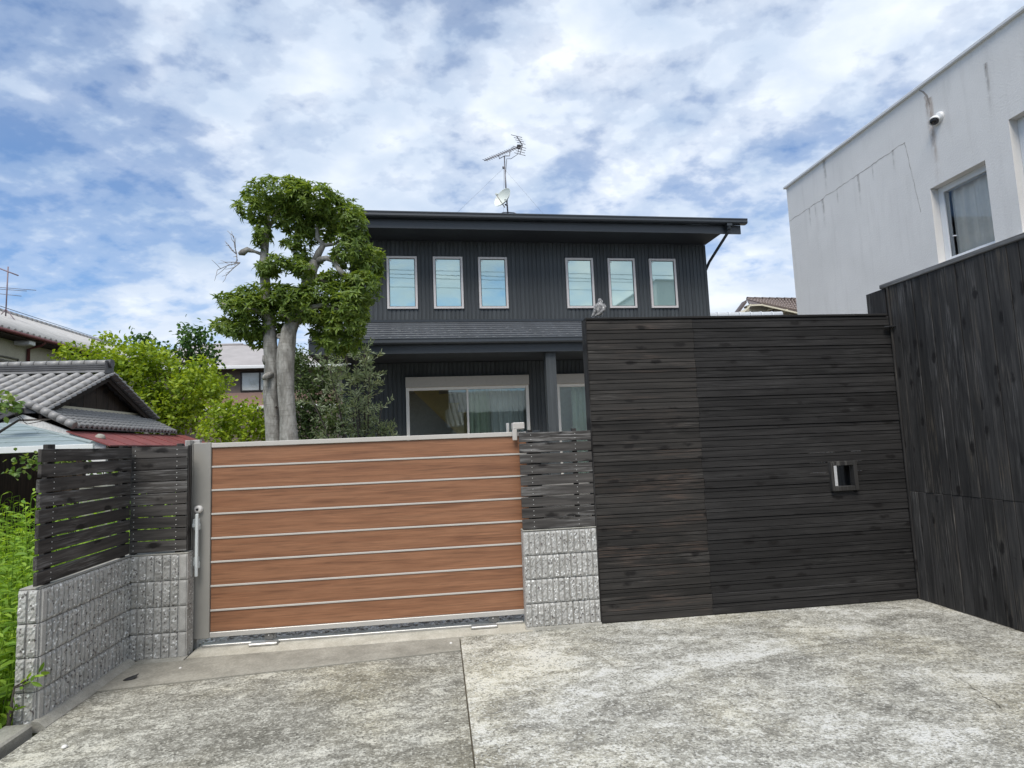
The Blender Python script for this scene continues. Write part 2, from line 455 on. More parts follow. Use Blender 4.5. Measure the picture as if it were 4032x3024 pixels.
def m_siding():
    m, nt, p, out = new_mat('dark_siding')
    tc = node(nt, 'ShaderNodeTexCoord').outputs['Object']
    rnd = node(nt, 'ShaderNodeObjectInfo').outputs['Random']
    st = noise_n(nt, mapping(nt, tc, scale=(14, 14, 0.8)), 2.4, 4, 0.6)
    fine = noise_n(nt, mapping(nt, tc, scale=(60, 60, 8)), 2, 3, 0.7)
    c = mixc(nt, 1.0, (0.056, 0.063, 0.068), ramp(nt, st, [(0.3, 0.78), (0.7, 1.22)]), 'MULTIPLY')
    c = mixc(nt, 1.0, c, ramp(nt, rnd, [(0.0, 0.86), (1.0, 1.14)]), 'MULTIPLY')
    setc(nt, p.inputs['Base Color'], c); p.inputs['Roughness'].default_value = 0.6
    p.inputs['Specular IOR Level'].default_value = 0.35
    bump(nt, p, fine, 0.25, 0.002)
m_siding()
simple('dark_trim', (0.030, 0.036, 0.043), 0.38, var=0.1)
simple('dark_soffit', (0.026, 0.029, 0.034), 0.7, var=0.1)
simple('metal_roof', (0.095, 0.103, 0.115), 0.42, var=0.18, scale=5)
simple('snow_guard', (0.085, 0.092, 0.10), 0.75, var=0.1)
simple('window_frame', (0.66, 0.62, 0.60), 0.4, var=0.04)
simple('shutter_taupe', (0.46, 0.43, 0.39), 0.5, var=0.06)
simple('slider_frame', (0.80, 0.77, 0.72), 0.4, var=0.05)
simple('gate_taupe', (0.33, 0.32, 0.295), 0.36, metal=0.15, var=0.06, scale=6)
simple('gate_strip', (0.50, 0.475, 0.44), 0.38, var=0.04)
simple('gate_silver', (0.52, 0.51, 0.49), 0.35, metal=0.3, var=0.05)
simple('handle_white', (0.66, 0.70, 0.70), 0.3, var=0.03)
simple('lock_white', (0.72, 0.70, 0.67), 0.35, var=0.03)
simple('keyhole', (0.05, 0.05, 0.05), 0.3, metal=0.6)
simple('rail_steel', (0.50, 0.50, 0.49), 0.38, metal=0.7, var=0.12, scale=20)
simple('bracket_steel', (0.20, 0.20, 0.195), 0.45, metal=0.5, var=0.12)
simple('antenna_steel', (0.20, 0.20, 0.22), 0.45, metal=0.5, var=0.1)
simple('rust_red_steel', (0.20, 0.15, 0.17), 0.55, var=0.2)
simple('dish_white', (0.62, 0.66, 0.62), 0.45, var=0.04)
simple('screw_steel', (0.62, 0.62, 0.60), 0.35, metal=0.3)
simple('white_plastic', (0.74, 0.74, 0.73), 0.35, var=0.04)
simple('camera_dark', (0.015, 0.014, 0.016), 0.15)
simple('pvc_white', (0.70, 0.72, 0.74), 0.35, var=0.03)
simple('black_iron', (0.012, 0.012, 0.013), 0.5)
simple('red_sheet', (0.20, 0.052, 0.048), 0.62, var=0.28, scale=3)
simple('slate_blue', (0.235, 0.285, 0.29), 0.6, var=0.12, scale=3)
simple('slate_line', (0.14, 0.175, 0.18), 0.6, var=0.1)
simple('kawara', (0.27, 0.265, 0.26), 0.42, var=0.35, scale=3.5)
simple('kawara_dark', (0.075, 0.075, 0.08), 0.55, var=0.25, scale=4)
simple('kawara_far', (0.40, 0.395, 0.385), 0.6, var=0.2, scale=2)
simple('tile_white', (0.62, 0.64, 0.66), 0.35, var=0.1, scale=3)
simple('tile_brown', (0.20, 0.155, 0.135), 0.6, var=0.3, scale=2)
simple('tile_brown_dark', (0.10, 0.075, 0.068), 0.6, var=0.2, scale=2)
simple('hip_shingle', (0.33, 0.31, 0.305), 0.8, var=0.14, scale=1.5)
simple('brown_wall', (0.17, 0.135, 0.12), 0.8, var=0.1, scale=3)
simple('pink_tile', (0.37, 0.235, 0.195), 0.75, var=0.08, scale=3)
simple('white_trim', (0.70, 0.71, 0.72), 0.5, var=0.04)
simple('brown_frame', (0.035, 0.028, 0.028), 0.4)
simple('drain_maroon', (0.13, 0.035, 0.035), 0.45, var=0.1)
simple('cream_trim', (0.60, 0.55, 0.42), 0.6, var=0.06)
simple('louver', (0.16, 0.15, 0.13), 0.5)
simple('stair_wood', (0.86, 0.66, 0.30), 0.5, var=0.1)
simple('room_wall', (0.60, 0.58, 0.54), 0.9)
simple('room_floor', (0.16, 0.10, 0.06), 0.5)
simple('curtain_green', (0.62, 0.70, 0.56), 0.9, var=0.08)
simple('curtain_white', (0.82, 0.84, 0.81), 0.9, var=0.05)
simple('curtain_cream', (0.80, 0.76, 0.66), 0.9, var=0.05)
simple('blind_teal', (0.30, 0.48, 0.50), 0.8, var=0.05)
simple('brown_leaf', (0.012, 0.012, 0.013), 0.6, var=0.3)
simple('pebble_white', (0.70, 0.69, 0.66), 0.7)
simple('wire_black', (0.02, 0.02, 0.022), 0.6)
simple('cable_dark', (0.03, 0.03, 0.03), 0.6)

def m_glass(name, refl, tint, dark=None, ior=1.5, clear=(0.92, 0.96, 0.95)):
    """pane: part mirror, part clear (dark=None) or part dark backing"""
    m, nt, p, out = new_mat(name)
    nt.nodes.remove(p)
    tc = node(nt, 'ShaderNodeTexCoord').outputs['Object']
    bmp = node(nt, 'ShaderNodeBump', i_Height=noise_n(nt, tc, 2.2, 2, 0.5), i_Strength=0.02, i_Distance=0.02)
    gl = node(nt, 'ShaderNodeBsdfGlossy', i_Color=(*tint, 1), i_Roughness=0.015, i_Normal=bmp.outputs[0])
    if dark is None:
        bk = node(nt, 'ShaderNodeBsdfTransparent', i_Color=(*clear, 1))
    else:
        bk = node(nt, 'ShaderNodeBsdfDiffuse', i_Color=(*dark, 1))
    fr = node(nt, 'ShaderNodeFresnel', i_IOR=ior)
    fac = math_n(nt, 'MAXIMUM', fr.outputs[0], refl)
    mx = node(nt, 'ShaderNodeMixShader', i_0=fac, i_1=bk.outputs[0], i_2=gl.outputs[0])
    nt.links.new(mx.outputs[0], out.inputs[0])
m_glass('mirror_glass', 0.50, (0.80, 0.95, 0.88), dark=(0.27, 0.42, 0.40))
m_glass('clear_glass', 0.11, (0.85, 0.95, 0.95))
m_glass('far_glass', 0.04, (0.85, 0.90, 0.92), ior=1.15, clear=(0.98, 0.98, 0.98))

def m_leaf(name, c0, c1, c2, rough=0.45, trans=0.3, spec=0.4):
    m, nt, p, out = new_mat(name)
    rnd = node(nt, 'ShaderNodeNewGeometry').outputs['Random Per Island']
    tc = node(nt, 'ShaderNodeTexCoord').outputs['Object']
    cl = noise_n(nt, tc, 2.3, 3, 0.6)
    f = math_n(nt, 'ADD', math_n(nt, 'MULTIPLY', rnd, 0.6), math_n(nt, 'MULTIPLY', math_n(nt, 'SUBTRACT', cl, 0.5), 1.1))
    f = math_n(nt, 'ADD', f, 0.2, clamp=True)
    c = ramp(nt, f, [(0.1, c0), (0.5, c1), (0.95, c2)])
    setc(nt, p.inputs['Base Color'], c)
    p.inputs['Roughness'].default_value = rough
    p.inputs['Specular IOR Level'].default_value = spec
    tr = node(nt, 'ShaderNodeBsdfTranslucent', i_Color=mixc(nt, 1.0, c, (1.35, 1.25, 0.6), 'MULTIPLY'))
    mx = node(nt, 'ShaderNodeMixShader', i_0=trans, i_1=p.outputs[0], i_2=tr.outputs[0])
    nt.links.new(mx.outputs[0], out.inputs[0])
m_leaf('leaf_glossy', (0.075, 0.125, 0.030), (0.16, 0.245, 0.048), (0.29, 0.375, 0.08), 0.45, 0.45, 0.4)
m_leaf('leaf_bright', (0.13, 0.21, 0.020), (0.26, 0.37, 0.028), (0.42, 0.51, 0.045), 0.5, 0.45)
m_leaf('leaf_mid', (0.035, 0.085, 0.020), (0.065, 0.145, 0.030), (0.115, 0.215, 0.05), 0.5, 0.35)
m_leaf('leaf_olive', (0.14, 0.19, 0.09), (0.27, 0.33, 0.18), (0.46, 0.51, 0.36), 0.40, 0.3)
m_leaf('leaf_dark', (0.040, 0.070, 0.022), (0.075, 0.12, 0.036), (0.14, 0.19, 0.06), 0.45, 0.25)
m_leaf('leaf_weed', (0.12, 0.24, 0.028), (0.25, 0.42, 0.04), (0.42, 0.58, 0.08), 0.55, 0.45)
m_leaf('leaf_vine', (0.07, 0.14, 0.03), (0.14, 0.23, 0.05), (0.28, 0.33, 0.10), 0.5, 0.4)

def m_bark():
    m, nt, p, out = new_mat('grey_bark')
    tc = node(nt, 'ShaderNodeTexCoord').outputs['Object']
    a = noise_n(nt, mapping(nt, tc, scale=(5, 5, 1.6)), 3, 7, 0.65, 0.4)
    ring = noise_n(nt, mapping(nt, tc, scale=(3, 3, 22)), 1.4, 4, 0.6, 0.3)
    li = noise_n(nt, tc, 9, 5, 0.65)
    c = ramp(nt, a, [(0.30, (0.11, 0.103, 0.09)), (0.5, (0.25, 0.24, 0.22)), (0.70, (0.40, 0.392, 0.365))])
    c = mixc(nt, ramp(nt, ring, [(0.56, 0.0), (0.70, 0.55)]), c, (0.12, 0.112, 0.095))
    c = mixc(nt, ramp(nt, li, [(0.58, 0.0), (0.70, 0.5)]), c, (0.40, 0.405, 0.385))
    setc(nt, p.inputs['Base Color'], c); p.inputs['Roughness'].default_value = 0.9
    bump(nt, p, math_n(nt, 'ADD', a, math_n(nt, 'MULTIPLY', ring, 0.5)), 0.6, 0.015)
m_bark()
simple('bark_dark', (0.055, 0.045, 0.038), 0.9, var=0.3, scale=12, bmp=0.3)
simple('twig_grey', (0.26, 0.24, 0.23), 0.85, var=0.2)

def m_gravel():
    m, nt, p, out = new_mat('gravel_stone')
    rnd = node(nt, 'ShaderNodeNewGeometry').outputs['Random Per Island']
    c = ramp(nt, rnd, [(0.0, (0.42, 0.39, 0.34)), (0.4, (0.62, 0.58, 0.52)), (0.8, (0.76, 0.73, 0.67)), (1.0, (0.85, 0.83, 0.78))])
    setc(nt, p.inputs['Base Color'], c); p.inputs['Roughness'].default_value = 0.85
m_gravel()

def m_feather():
    m, nt, p, out = new_mat('feather_grey')
    tc = node(nt, 'ShaderNodeTexCoord').outputs['Object']
    v = node(nt, 'ShaderNodeTexVoronoi', i_Vector=mapping(nt, tc, scale=(1, 1, 0.6)), i_Scale=95.0)
    s = node(nt, 'ShaderNodeSeparateColor', i_Color=v.outputs['Color'])
    c = ramp(nt, s.outputs[0], [(0.0, (0.10, 0.10, 0.105)), (0.5, (0.20, 0.20, 0.205)), (0.85, (0.30, 0.30, 0.30)), (1.0, (0.52, 0.52, 0.50))])
    z = node(nt, 'ShaderNodeSeparateXYZ', i_Vector=tc).outputs[2]
    leg = ramp(nt, math_n(nt, 'MULTIPLY', z, 10.0), [(0.30, 1.0), (0.56, 0.0)])
    n = noise_n(nt, tc, 60, 3, 0.6)
    c = mixc(nt, math_n(nt, 'MULTIPLY', leg, ramp(nt, n, [(0.40, 0.0), (0.55, 0.9)])), c, (0.62, 0.61, 0.58))
    setc(nt, p.inputs['Base Color'], c); p.inputs['Roughness'].default_value = 0.8
    bump(nt, p, v.outputs['Distance'], 0.5, 0.004)
m_feather()

def m_stain(name, color, amount, sc):
    m, nt, p, out = new_mat(name)
    tc = node(nt, 'ShaderNodeTexCoord')
    n = noise_n(nt, mapping(nt, tc.outputs['Object'], scale=(1, 1, 0.35)), sc, 5, 0.65)
    u = node(nt, 'ShaderNodeSeparateXYZ', i_Vector=tc.outputs['Generated'])
    edge = math_n(nt, 'SUBTRACT', 1.0, math_n(nt, 'ABSOLUTE', math_n(nt, 'MULTIPLY_ADD', u.outputs[1], 2.0, -1.0)))
    fade = math_n(nt, 'MULTIPLY', edge, ramp(nt, u.outputs[2], [(0.0, 0.0), (0.5, 0.7), (1.0, 1.0)]))
    a = math_n(nt, 'MULTIPLY', math_n(nt, 'MULTIPLY', ramp(nt, n, [(0.36, 0.0), (0.62, 1.0)]), fade), amount, clamp=True)
    p.inputs['Base Color'].default_value = (*color, 1); p.inputs['Roughness'].default_value = 0.95
    tr = node(nt, 'ShaderNodeBsdfTransparent')
    mx = node(nt, 'ShaderNodeMixShader', i_0=a, i_1=tr.outputs[0], i_2=p.outputs[0])
    nt.links.new(mx.outputs[0], out.inputs[0])
m_stain('rust_stain', (0.34, 0.20, 0.11), 0.65, 14)
m_stain('grey_stain', (0.30, 0.275, 0.25), 0.65, 18)
simple('crack_dark', (0.33, 0.30, 0.27), 0.95)
M = MAT

# ================================================================== the ground
g = MB().add([(-400,-400,-0.45),(400,-400,-0.45),(400,600,-0.45),(-400,600,-0.45)], [(0,1,2,3)]).build('ground', M['soil'], origin=(0,0,-0.45)); tag(g, kind='structure')
def jx(y): return 0.116-(y-3.0)*0.0068
s = MB()
LS = [(-2.33, -2.2), (jx(-2.2)-0.060, -2.2), (jx(4.62)-0.060, 4.62), (-2.33, 4.40)]
s.prism(LS, 'z', -0.40, 0.0)
tag(s.build('driveway_left', M['slab_left'], origin=(0,0,0)), kind='structure')
s = MB(); s.prism([(jx(-2.2)+0.004, -2.2), (4.215, -2.2), (4.215, 4.995), (0.655, 4.995), (jx(4.95)+0.004, 4.93)], 'z', -0.40, 0.002)
tag(s.build('driveway_right', M['slab_right'], origin=(0,0,0)), kind='structure')
s = MB(); s.prism([(-2.33, 4.41), (jx(4.63)-0.005, 4.63), (jx(4.93)-0.005, 4.93), (-1.95, 4.93), (-2.33, 4.88)], 'z', -0.40, 0.006)
tag(s.build('concrete_strip', M['strip_concrete'], origin=(0,0,0)), kind='structure')
s = MB(); s.prism([(jx(-2.2)-0.0045, -2.2), (jx(-2.2)+0.0035, -2.2), (jx(4.93)+0.0035, 4.93), (jx(4.93)-0.0045, 4.93)], 'z', -0.40, -0.012)
tag(s.build('slab_joint', M['soil'], origin=(0,0,0)), kind='structure')
s = MB(); s.prism([(jx(-2.2)-0.0595, -2.2), (jx(-2.2)-0.005, -2.2), (jx(4.62)-0.005, 4.62), (jx(4.62)-0.0595, 4.62)], 'z', -0.40, -0.003)
tag(s.build('slab_border', M['slab_left'], origin=(0,0,0)), kind='structure')
# sloping apron under the gate with the rail seat
s = MB(); s.prism([(4.932,-0.3),(5.285,-0.3),(5.285,0.012),(5.09,0.018),(4.932,0.008)], 'x', -1.97, 0.70)
tag(s.build('gate_threshold', M['apron_concrete'], origin=(-0.6,5,0)), kind='structure')
s = MB(); s.box(-2.52, 9.5, 5.29, 20, -0.44, -0.012)
tag(s.build('yard', M['yard_soil'], origin=(0,0,0)), kind='structure')
s = MB(); s.box(-60, 60, -22, -2.21, -0.44, -0.02)
tag(s.build('road', M['kerb_concrete'], origin=(0,0,0)), kind='structure')
# low kerb on the left
k = MB().cbox(-2.53, -2.375, -2.0, 3.88, -0.4, 0.045, 0.012)
tag(k.build('kerb', M['kerb_concrete']), kind='structure')

# gravel in the yard behind the gate
def gravel():
    import bmesh
    bm = bmesh.new(); bmesh.ops.create_icosphere(bm, subdivisions=1, radius=1.0)
    base = np.array([v.co[:] for v in bm.verts]); F = np.array([[v.index for v in f.verts] for f in bm.faces]); bm.free()
    mb = MB(); n = 3600
    P = np.stack([RNG.uniform(-2.3, 0.95, n), 5.31+RNG.uniform(0, 1, n)**1.5*3.0, np.zeros(n)], 1)
    for p in P:
        r = RNG.uniform(0.009, 0.022)
        sc = np.array([RNG.uniform(.8, 1.4), RNG.uniform(.8, 1.3), RNG.uniform(.5, .85)])*r
        a = RNG.uniform(0, 6.28); c, s_ = math.cos(a), math.sin(a)
        v = base*(1+RNG.uniform(-.18, .18, (len(base), 1)))*sc
        v = np.stack([v[:, 0]*c-v[:, 1]*s_, v[:, 0]*s_+v[:, 1]*c, v[:, 2]], 1)+p+[0, 0, -0.012+r*0.45]
        mb.add(v.tolist(), F.tolist())
    tag(mb.build('gravel', M['gravel_stone'], origin=(0, 5.3, 0)), kind='stuff')
gravel()

# ================================================================== split-face block walls
def split_face(w, h, ribs, seed, margin0=False, margin1=False):
    """rough ribbed face in the x-z plane, outward = -y, x 0..w, z 0..h; returns MB incl. body"""
    rs = random.Random(seed)
    mb = MB(); rw = w/ribs
    xs = []; kinds = []
    for r in range(ribs):
        x0 = r*rw
        plain = (margin0 and r == 0) or (margin1 and r == ribs-1)
        for t, kd in ((0.0, 'g'), (0.09, 'g'), (0.14, 'e'), (0.32, 't'), (0.50, 't'), (0.68, 't'), (0.86, 'e'), (0.91, 'g')):
            xs.append(x0+t*rw); kinds.append('p' if plain and kd in 'te' else kd)
    xs.append(w); kinds.append('g')
    nz = 13
    vs = []; fs = []
    for j in range(nz):
        z = h*j/(nz-1)
        for x, kd in zip(xs, kinds):
            if kd == 'g': y = -0.001
            elif kd == 'p': y = -0.010
            else: y = -0.012-0.006*rs.random()-0.006*mnoise.noise(Vector((x*40+seed, z*40, seed)))
            if j in (0, nz-1): y *= 0.45
            vs.append((x, y, z))
    n = len(xs)
    for j in range(nz-1):
        for i in range(n-1):
            if kinds[i] in 'gp' and kinds[i+1] in 'gp': mb.mi[len(fs)] = 1
            fs.append((j*n+i, j*n+i+1, (j+1)*n+i+1, (j+1)*n+i))
    mb.add(vs, fs)
    return mb

def block_mesh(w, h, d, ribs, seed, **kw):
    mb = split_face(w, h, ribs, seed, **kw)
    mb.box(0.0005, w-0.0005, 0.0, d, 0.0, h)
    me = mb.mesh('block', [M['split_block'], M['block_groove']])
    return me

# left, L-shaped
bw = thing('block_wall', 'L-shaped low wall of grey ribbed split-face blocks under the left slat fence', 'block wall', (-2.4, 4.97, 0))
FH = 0.19
for i in range(4):
    z = 0.004+i*0.195
    me = block_mesh(0.413, FH, 0.12, 7, 10+i, margin1=True)
    place('block', me, bw, (-2.398, 4.97, z))
    # return wall: faces +x, runs from y=3.94 to 4.97
    ys = [3.94, 4.085, 4.475, 4.865, 4.955] if i % 2 == 0 else [3.94, 4.28, 4.67, 4.955]
    for a, b in zip(ys[:-1], ys[1:]):
        L = b-a-0.003
        me = block_mesh(L, FH, 0.118, max(1, round(L/0.049)), 40+i*7+len(bpy.data.meshes), margin0=(a == 3.94))
        place('block', me, bw, (-2.4, a, z), (0, 0, R(90)))
    me = block_mesh(0.115, FH, 0.008, 2, 90+i)
    place('block', me, bw, (-2.5175, 3.931, z))
mb = MB(); mb.box(-2.515, -2.404, 3.945, 5.085, 0.0, 0.779); mb.box(-2.404, -1.99, 4.976, 5.085, 0.0, 0.779)
mb.build('mortar_core', M['mortar'], bw)
mb = MB(); mb.cbox(-2.519, -2.402, 3.935, 5.09, 0.780, 0.790, 0.003); mb.cbox(-2.401, -1.988, 4.972, 5.09, 0.780, 0.790, 0.003)
mb.build('top_mortar', M['mortar'], bw)
# mortar skirt at its foot
mb = MB()
prof = []
for j in range(22):
    y = 3.90+j*0.049
    w = 0.075+0.010*mnoise.noise(Vector((y*5, 0, 0))); hh = 0.045+0.012*mnoise.noise(Vector((y*7, 3, 0)))
    prof.append((y, w, hh))
vs = []; fs = []
for y, w, hh in prof:
    vs += [(-2.402, y, -0.02), (-2.402, y, hh), (-2.4+w*0.5, y, hh*0.8), (-2.4+w, y, 0.004), (-2.4+w, y, -0.02)]
for j in range(len(prof)-1):
    for k_ in range(4): fs.append((j*5+k_, j*5+k_+1, (j+1)*5+k_+1, (j+1)*5+k_))
fs.append((0,1,2,3,4)); mb.add(vs, fs, False)
mb.prism([(4.88, -0.02), (4.975, -0.02), (4.975, 0.016), (4.895, 0.014)], 'x', -2.32, -1.975)
mb.build('mortar_skirt', M['mortar'], bw)

# right pier
bp = thing('block_pier', 'short pier of ribbed grey blocks between the gate and the black plank wall', 'block wall', (0.97, 5.0, 0))
for i in range(4):
    z = 0.012+i*0.1955
    xs = [0.655, 1.055, 1.288] if i % 2 == 0 else [0.655, 1.035, 1.288]
    for a, b in zip(xs[:-1], xs[1:]):
        L = b-a-0.004
        me = block_mesh(L, 0.190, 0.12, round(L/0.049), 130+i*3+int(a*10))
        place('block', me, bp, (a, 5.0, z))
mb = MB(); mb.box(0.657, 1.286, 5.006, 5.118, 0.0, 0.798); mb.build('mortar_core', M['mortar'], bp)
mb = MB(); mb.cbox(0.653, 1.289, 4.998, 5.122, 0.795, 0.805, 0.003); mb.build('top_mortar', M['mortar'], bp)
mb = MB(); mb.prism([(4.955,-0.02),(5.004,-0.02),(5.004,0.022),(4.965,0.016)], 'x', 0.645, 1.285); mb.build('mortar_skirt', M['mortar'], bp)

# ================================================================== slat fences
def screws(mb, pts, ax):
    for p in pts: mb.lathe([(0.0035, 0), (0.0035, 0.002), (0.0, 0.0025)], p, ax, 6)

sf = thing('slat_fence', 'weathered black slat fence on the L-shaped block wall left of the gate', 'fence', (-2.42, 4.97, 0.79))
mesh_front = MB().cbox(-0.2075, 0.2075, -0.011, 0.011, 0, 0.084, 0.002).mesh('slat', M['board_fence'])
mesh_side = MB().cbox(-0.011, 0.011, -0.525, 0.525, 0, 0.080, 0.002).mesh('slat', M['board_fence_side'])
sc1 = MB(); sc2 = MB()
rr = random.Random(5)
for i in range(9):
    z = 0.800+i*0.0915
    place('slat', mesh_front, sf, (-2.2135, 5.000+rr.uniform(-.002, .002), z+0.002), (0, rr.uniform(-.006, .006), 0))
    place('slat', mesh_side, sf, (-2.420, 4.435+rr.uniform(-.006, .004), z+0.004), (rr.uniform(-.004, .004), 0, 0))
    for dz in (0.022, 0.060):
        screws(sc1, [(x, 4.989, z+dz) for x in (-2.395, -2.085)], (0, -1, 0))
        screws(sc2, [(-2.4085, y, z+dz) for y in (4.035,)], (1, 0, 0))
sc1.build('screws', M['screw_steel'], sf); sc2.build('screws', M['screw_steel'], sf)
for (x0, x1, y0, y1, z1) in ((-2.462, -2.432, 4.005, 4.075, 1.645), (-2.435, -2.395, 5.0115, 5.055, 1.63), (-2.10, -2.06, 5.0115, 5.06, 1.64), (-2.462, -2.432, 4.88, 4.95, 1.635)):
    MB().cbox(x0, x1, y0, y1, 0.79, z1, 0.002).build('post', M['board_fence_post'], sf)
MB().cbox(-2.003, -1.996+0.0, 4.99, 5.03, 0.80, 1.622, 0.001).build('edge_board', M['board_fence_post'], sf)

sr = thing('slat_fence', 'short black slat fence standing on the block pier right of the gate', 'fence', (0.97, 5.0, 0.805))
mesh_r = MB().cbox(-0.3135, 0.3135, -0.011, 0.011, 0, 0.080, 0.002).mesh('slat', M['board_fence'])
sc = MB()
for i in range(9):
    z = 0.812+i*0.0912
    place('slat', mesh_r, sr, (0.970, 5.012+rr.uniform(-.002, .002), z), (0, rr.uniform(-.004, .004), 0))
    for dz in (0.020, 0.058): screws(sc, [(x, 5.001, z+dz) for x in (0.757, 1.142)], (0, -1, 0))
sc.build('screws', M['screw_steel'], sr)
for x in (0.757, 1.142): MB().cbox(x-0.02, x+0.02, 5.0245, 5.06, 0.805, 1.645, 0.002).build('post', M['board_fence_post'], sr)

wp = MB().cbox(0.88, 1.34, 5.36, 5.39, 0.25, 1.235, 0.004)
tag(wp.build('white_board', M['white_plastic']), 'white board showing through the lower gaps of the short slat fence', 'board')

# ================================================================== sliding gate
gt = thing('sliding_gate', 'wood-look sliding gate with eight brown boards and pale strips', 'gate', (-0.6, 5.16, 0.1))
gy = 5.135
edges = [0.130, 0.299, 0.489, 0.678, 0.866, 1.060, 1.251, 1.441, 1.597]
pm = {}
for i in range(8):
    a, b = edges[i], edges[i+1]
    z0 = a+0.008 if i else a+0.004; z1 = b-0.008 if i < 7 else b-0.002
    MB().cbox(-1.874, 0.735, gy, gy+0.022, z0, z1, 0.0015).build('gate_board', M['gate_wood'], gt)
for z in edges[1:-1]:
    MB().cbox(-1.876, 0.735, gy-0.006, gy+0.026, z-0.0075, z+0.0075, 0.002).build('strip', M['gate_strip'], gt)
MB().cbox(-1.876, 0.735, gy-0.014, gy+0.036, 1.597, 1.635, 0.003).build('top_rail', M['gate_strip'], gt)
MB().cbox(-1.876, 0.735, gy-0.014, gy+0.036, 0.092, 0.132, 0.003).build('bottom_rail', M['gate_silver'], gt)
MB().cbox(-2.015, -1.877, gy-0.018, gy+0.040, 0.088, 1.640, 0.004).build('stile', M['gate_taupe'], gt)
MB().cbox(0.736, 0.86, gy-0.018, gy+0.040, 0.088, 1.638, 0.004).build('end_stile', M['dark_trim'], gt)
MB().cbox(-2.022, -2.0152, gy-0.024, gy+0.042, 0.088, 1.632, 0.002).build('stile_edge', M['gate_taupe'], gt)
for x in (-1.415, 0.40):
    br = MB(); br.box(x-0.045, x+0.045, gy+0.002, gy+0.020, 0.045, 0.092); br.tube([(x, gy-0.004, 0.062), (x, gy+0.026, 0.062)], 0.026, 14)
    o = br.build('wheel_bracket', M['bracket_steel'], gt)
    MB().lathe([(0.0, 0.002), (0.006, 0.002), (0.006, 0)], (x-0.01, gy-0.005, 0.075), (0, -1, 0), 8).build('bolt', M['screw_steel'], o)
h = MB(); h.cbox(-1.957-0.011, -1.957+0.011, gy-0.085, gy-0.063, 0.585, 1.075, 0.004)
hd = h.build('handle', M['handle_white'], gt)
for z in (1.005, 0.705):
    b = MB(); b.cbox(-1.997, -1.955, gy-0.060, gy-0.018, z-0.018, z+0.028, 0.004); b.cbox(-2.0, -1.945, gy-0.0635, gy-0.030, z-0.040, z-0.010, 0.004); b.cbox(-1.992, -1.950, gy-0.05, gy-0.018, z-0.062, z-0.034, 0.003)
    b.build('handle_mount', M['handle_white'], hd)
lk = MB().lathe([(0.0, 0.030), (0.016, 0.030), (0.028, 0.028), (0.031, 0.022), (0.031, 0.0)], (-1.962, gy-0.018, 1.105), (-0.15, -1, 0.05), 24).build('lock', M['lock_white'], gt)
MB().lathe([(0.0, 0.0335), (0.010, 0.033), (0.011, 0.029)], (-1.962, gy-0.018, 1.105), (-0.15, -1, 0.05), 16).build('keyhole', M['keyhole'], lk)

# latch post, left of the gate
lp = thing('latch_post', 'narrow taupe metal post between the left fence and the gate', 'post', (-2.05, 5.13, 0))
MB().cbox(-2.060, -2.030, 5.09, 5.165, 0.0, 1.665, 0.003).build('post', M['gate_taupe'], lp)
MB().cbox(-2.092, -2.0605, 5.10, 5.15, 0.0, 1.60, 0.002).build('strike_plate', M['black_iron'], lp)
MB().cbox(-2.10, -1.985, 5.168, 5.215, 0.0, 1.667, 0.003).build('rear_post', M['gate_silver'], lp)
# roller guide at the top right of the gate
rg = thing('roller_guide', 'pale roller guide block clasping the top of the gate at its right end', 'gate guide', (0.66, 5.13, 1.5))
o = MB().cbox(0.618, 0.722, 5.095, 5.245, 1.655, 1.715, 0.006).build('cover', M['gate_strip'], rg)
b = MB()
for x in (0.630, 0.710):
    for z in (1.666, 1.704): b.lathe([(0.0, .002), (0.005, .002), (0.005, 0)], (x, 5.0955, z), (0, -1, 0), 8)
b.build('bolts', M['screw_steel'], o)
MB().cbox(0.612, 0.652, 5.085, 5.105, 1.56, 1.655, 0.004).build('arm', M['gate_strip'], rg)
MB().cbox(0.574, 0.5985, 5.20, 5.24, 1.62, 1.715, 0.003).build('back_arm', M['gate_silver'], rg)
# floor rail and its two stops
rl = thing('gate_rail', 'steel floor rail with two end blocks under the gate', 'rail', (-0.6, 5.11, 0.018))
MB().cbox(-1.93, 0.645, 5.125, 5.155, 0.016, 0.036, 0.003).build('rail', M['rail_steel'], rl)
for x0, x1 in ((-1.56, -1.34), (0.20, 0.42)):
    MB().cbox(x0, x1, 5.052, 5.122, 0.018, 0.040, 0.006).build('rail_stop', M['rail_steel'], rl)

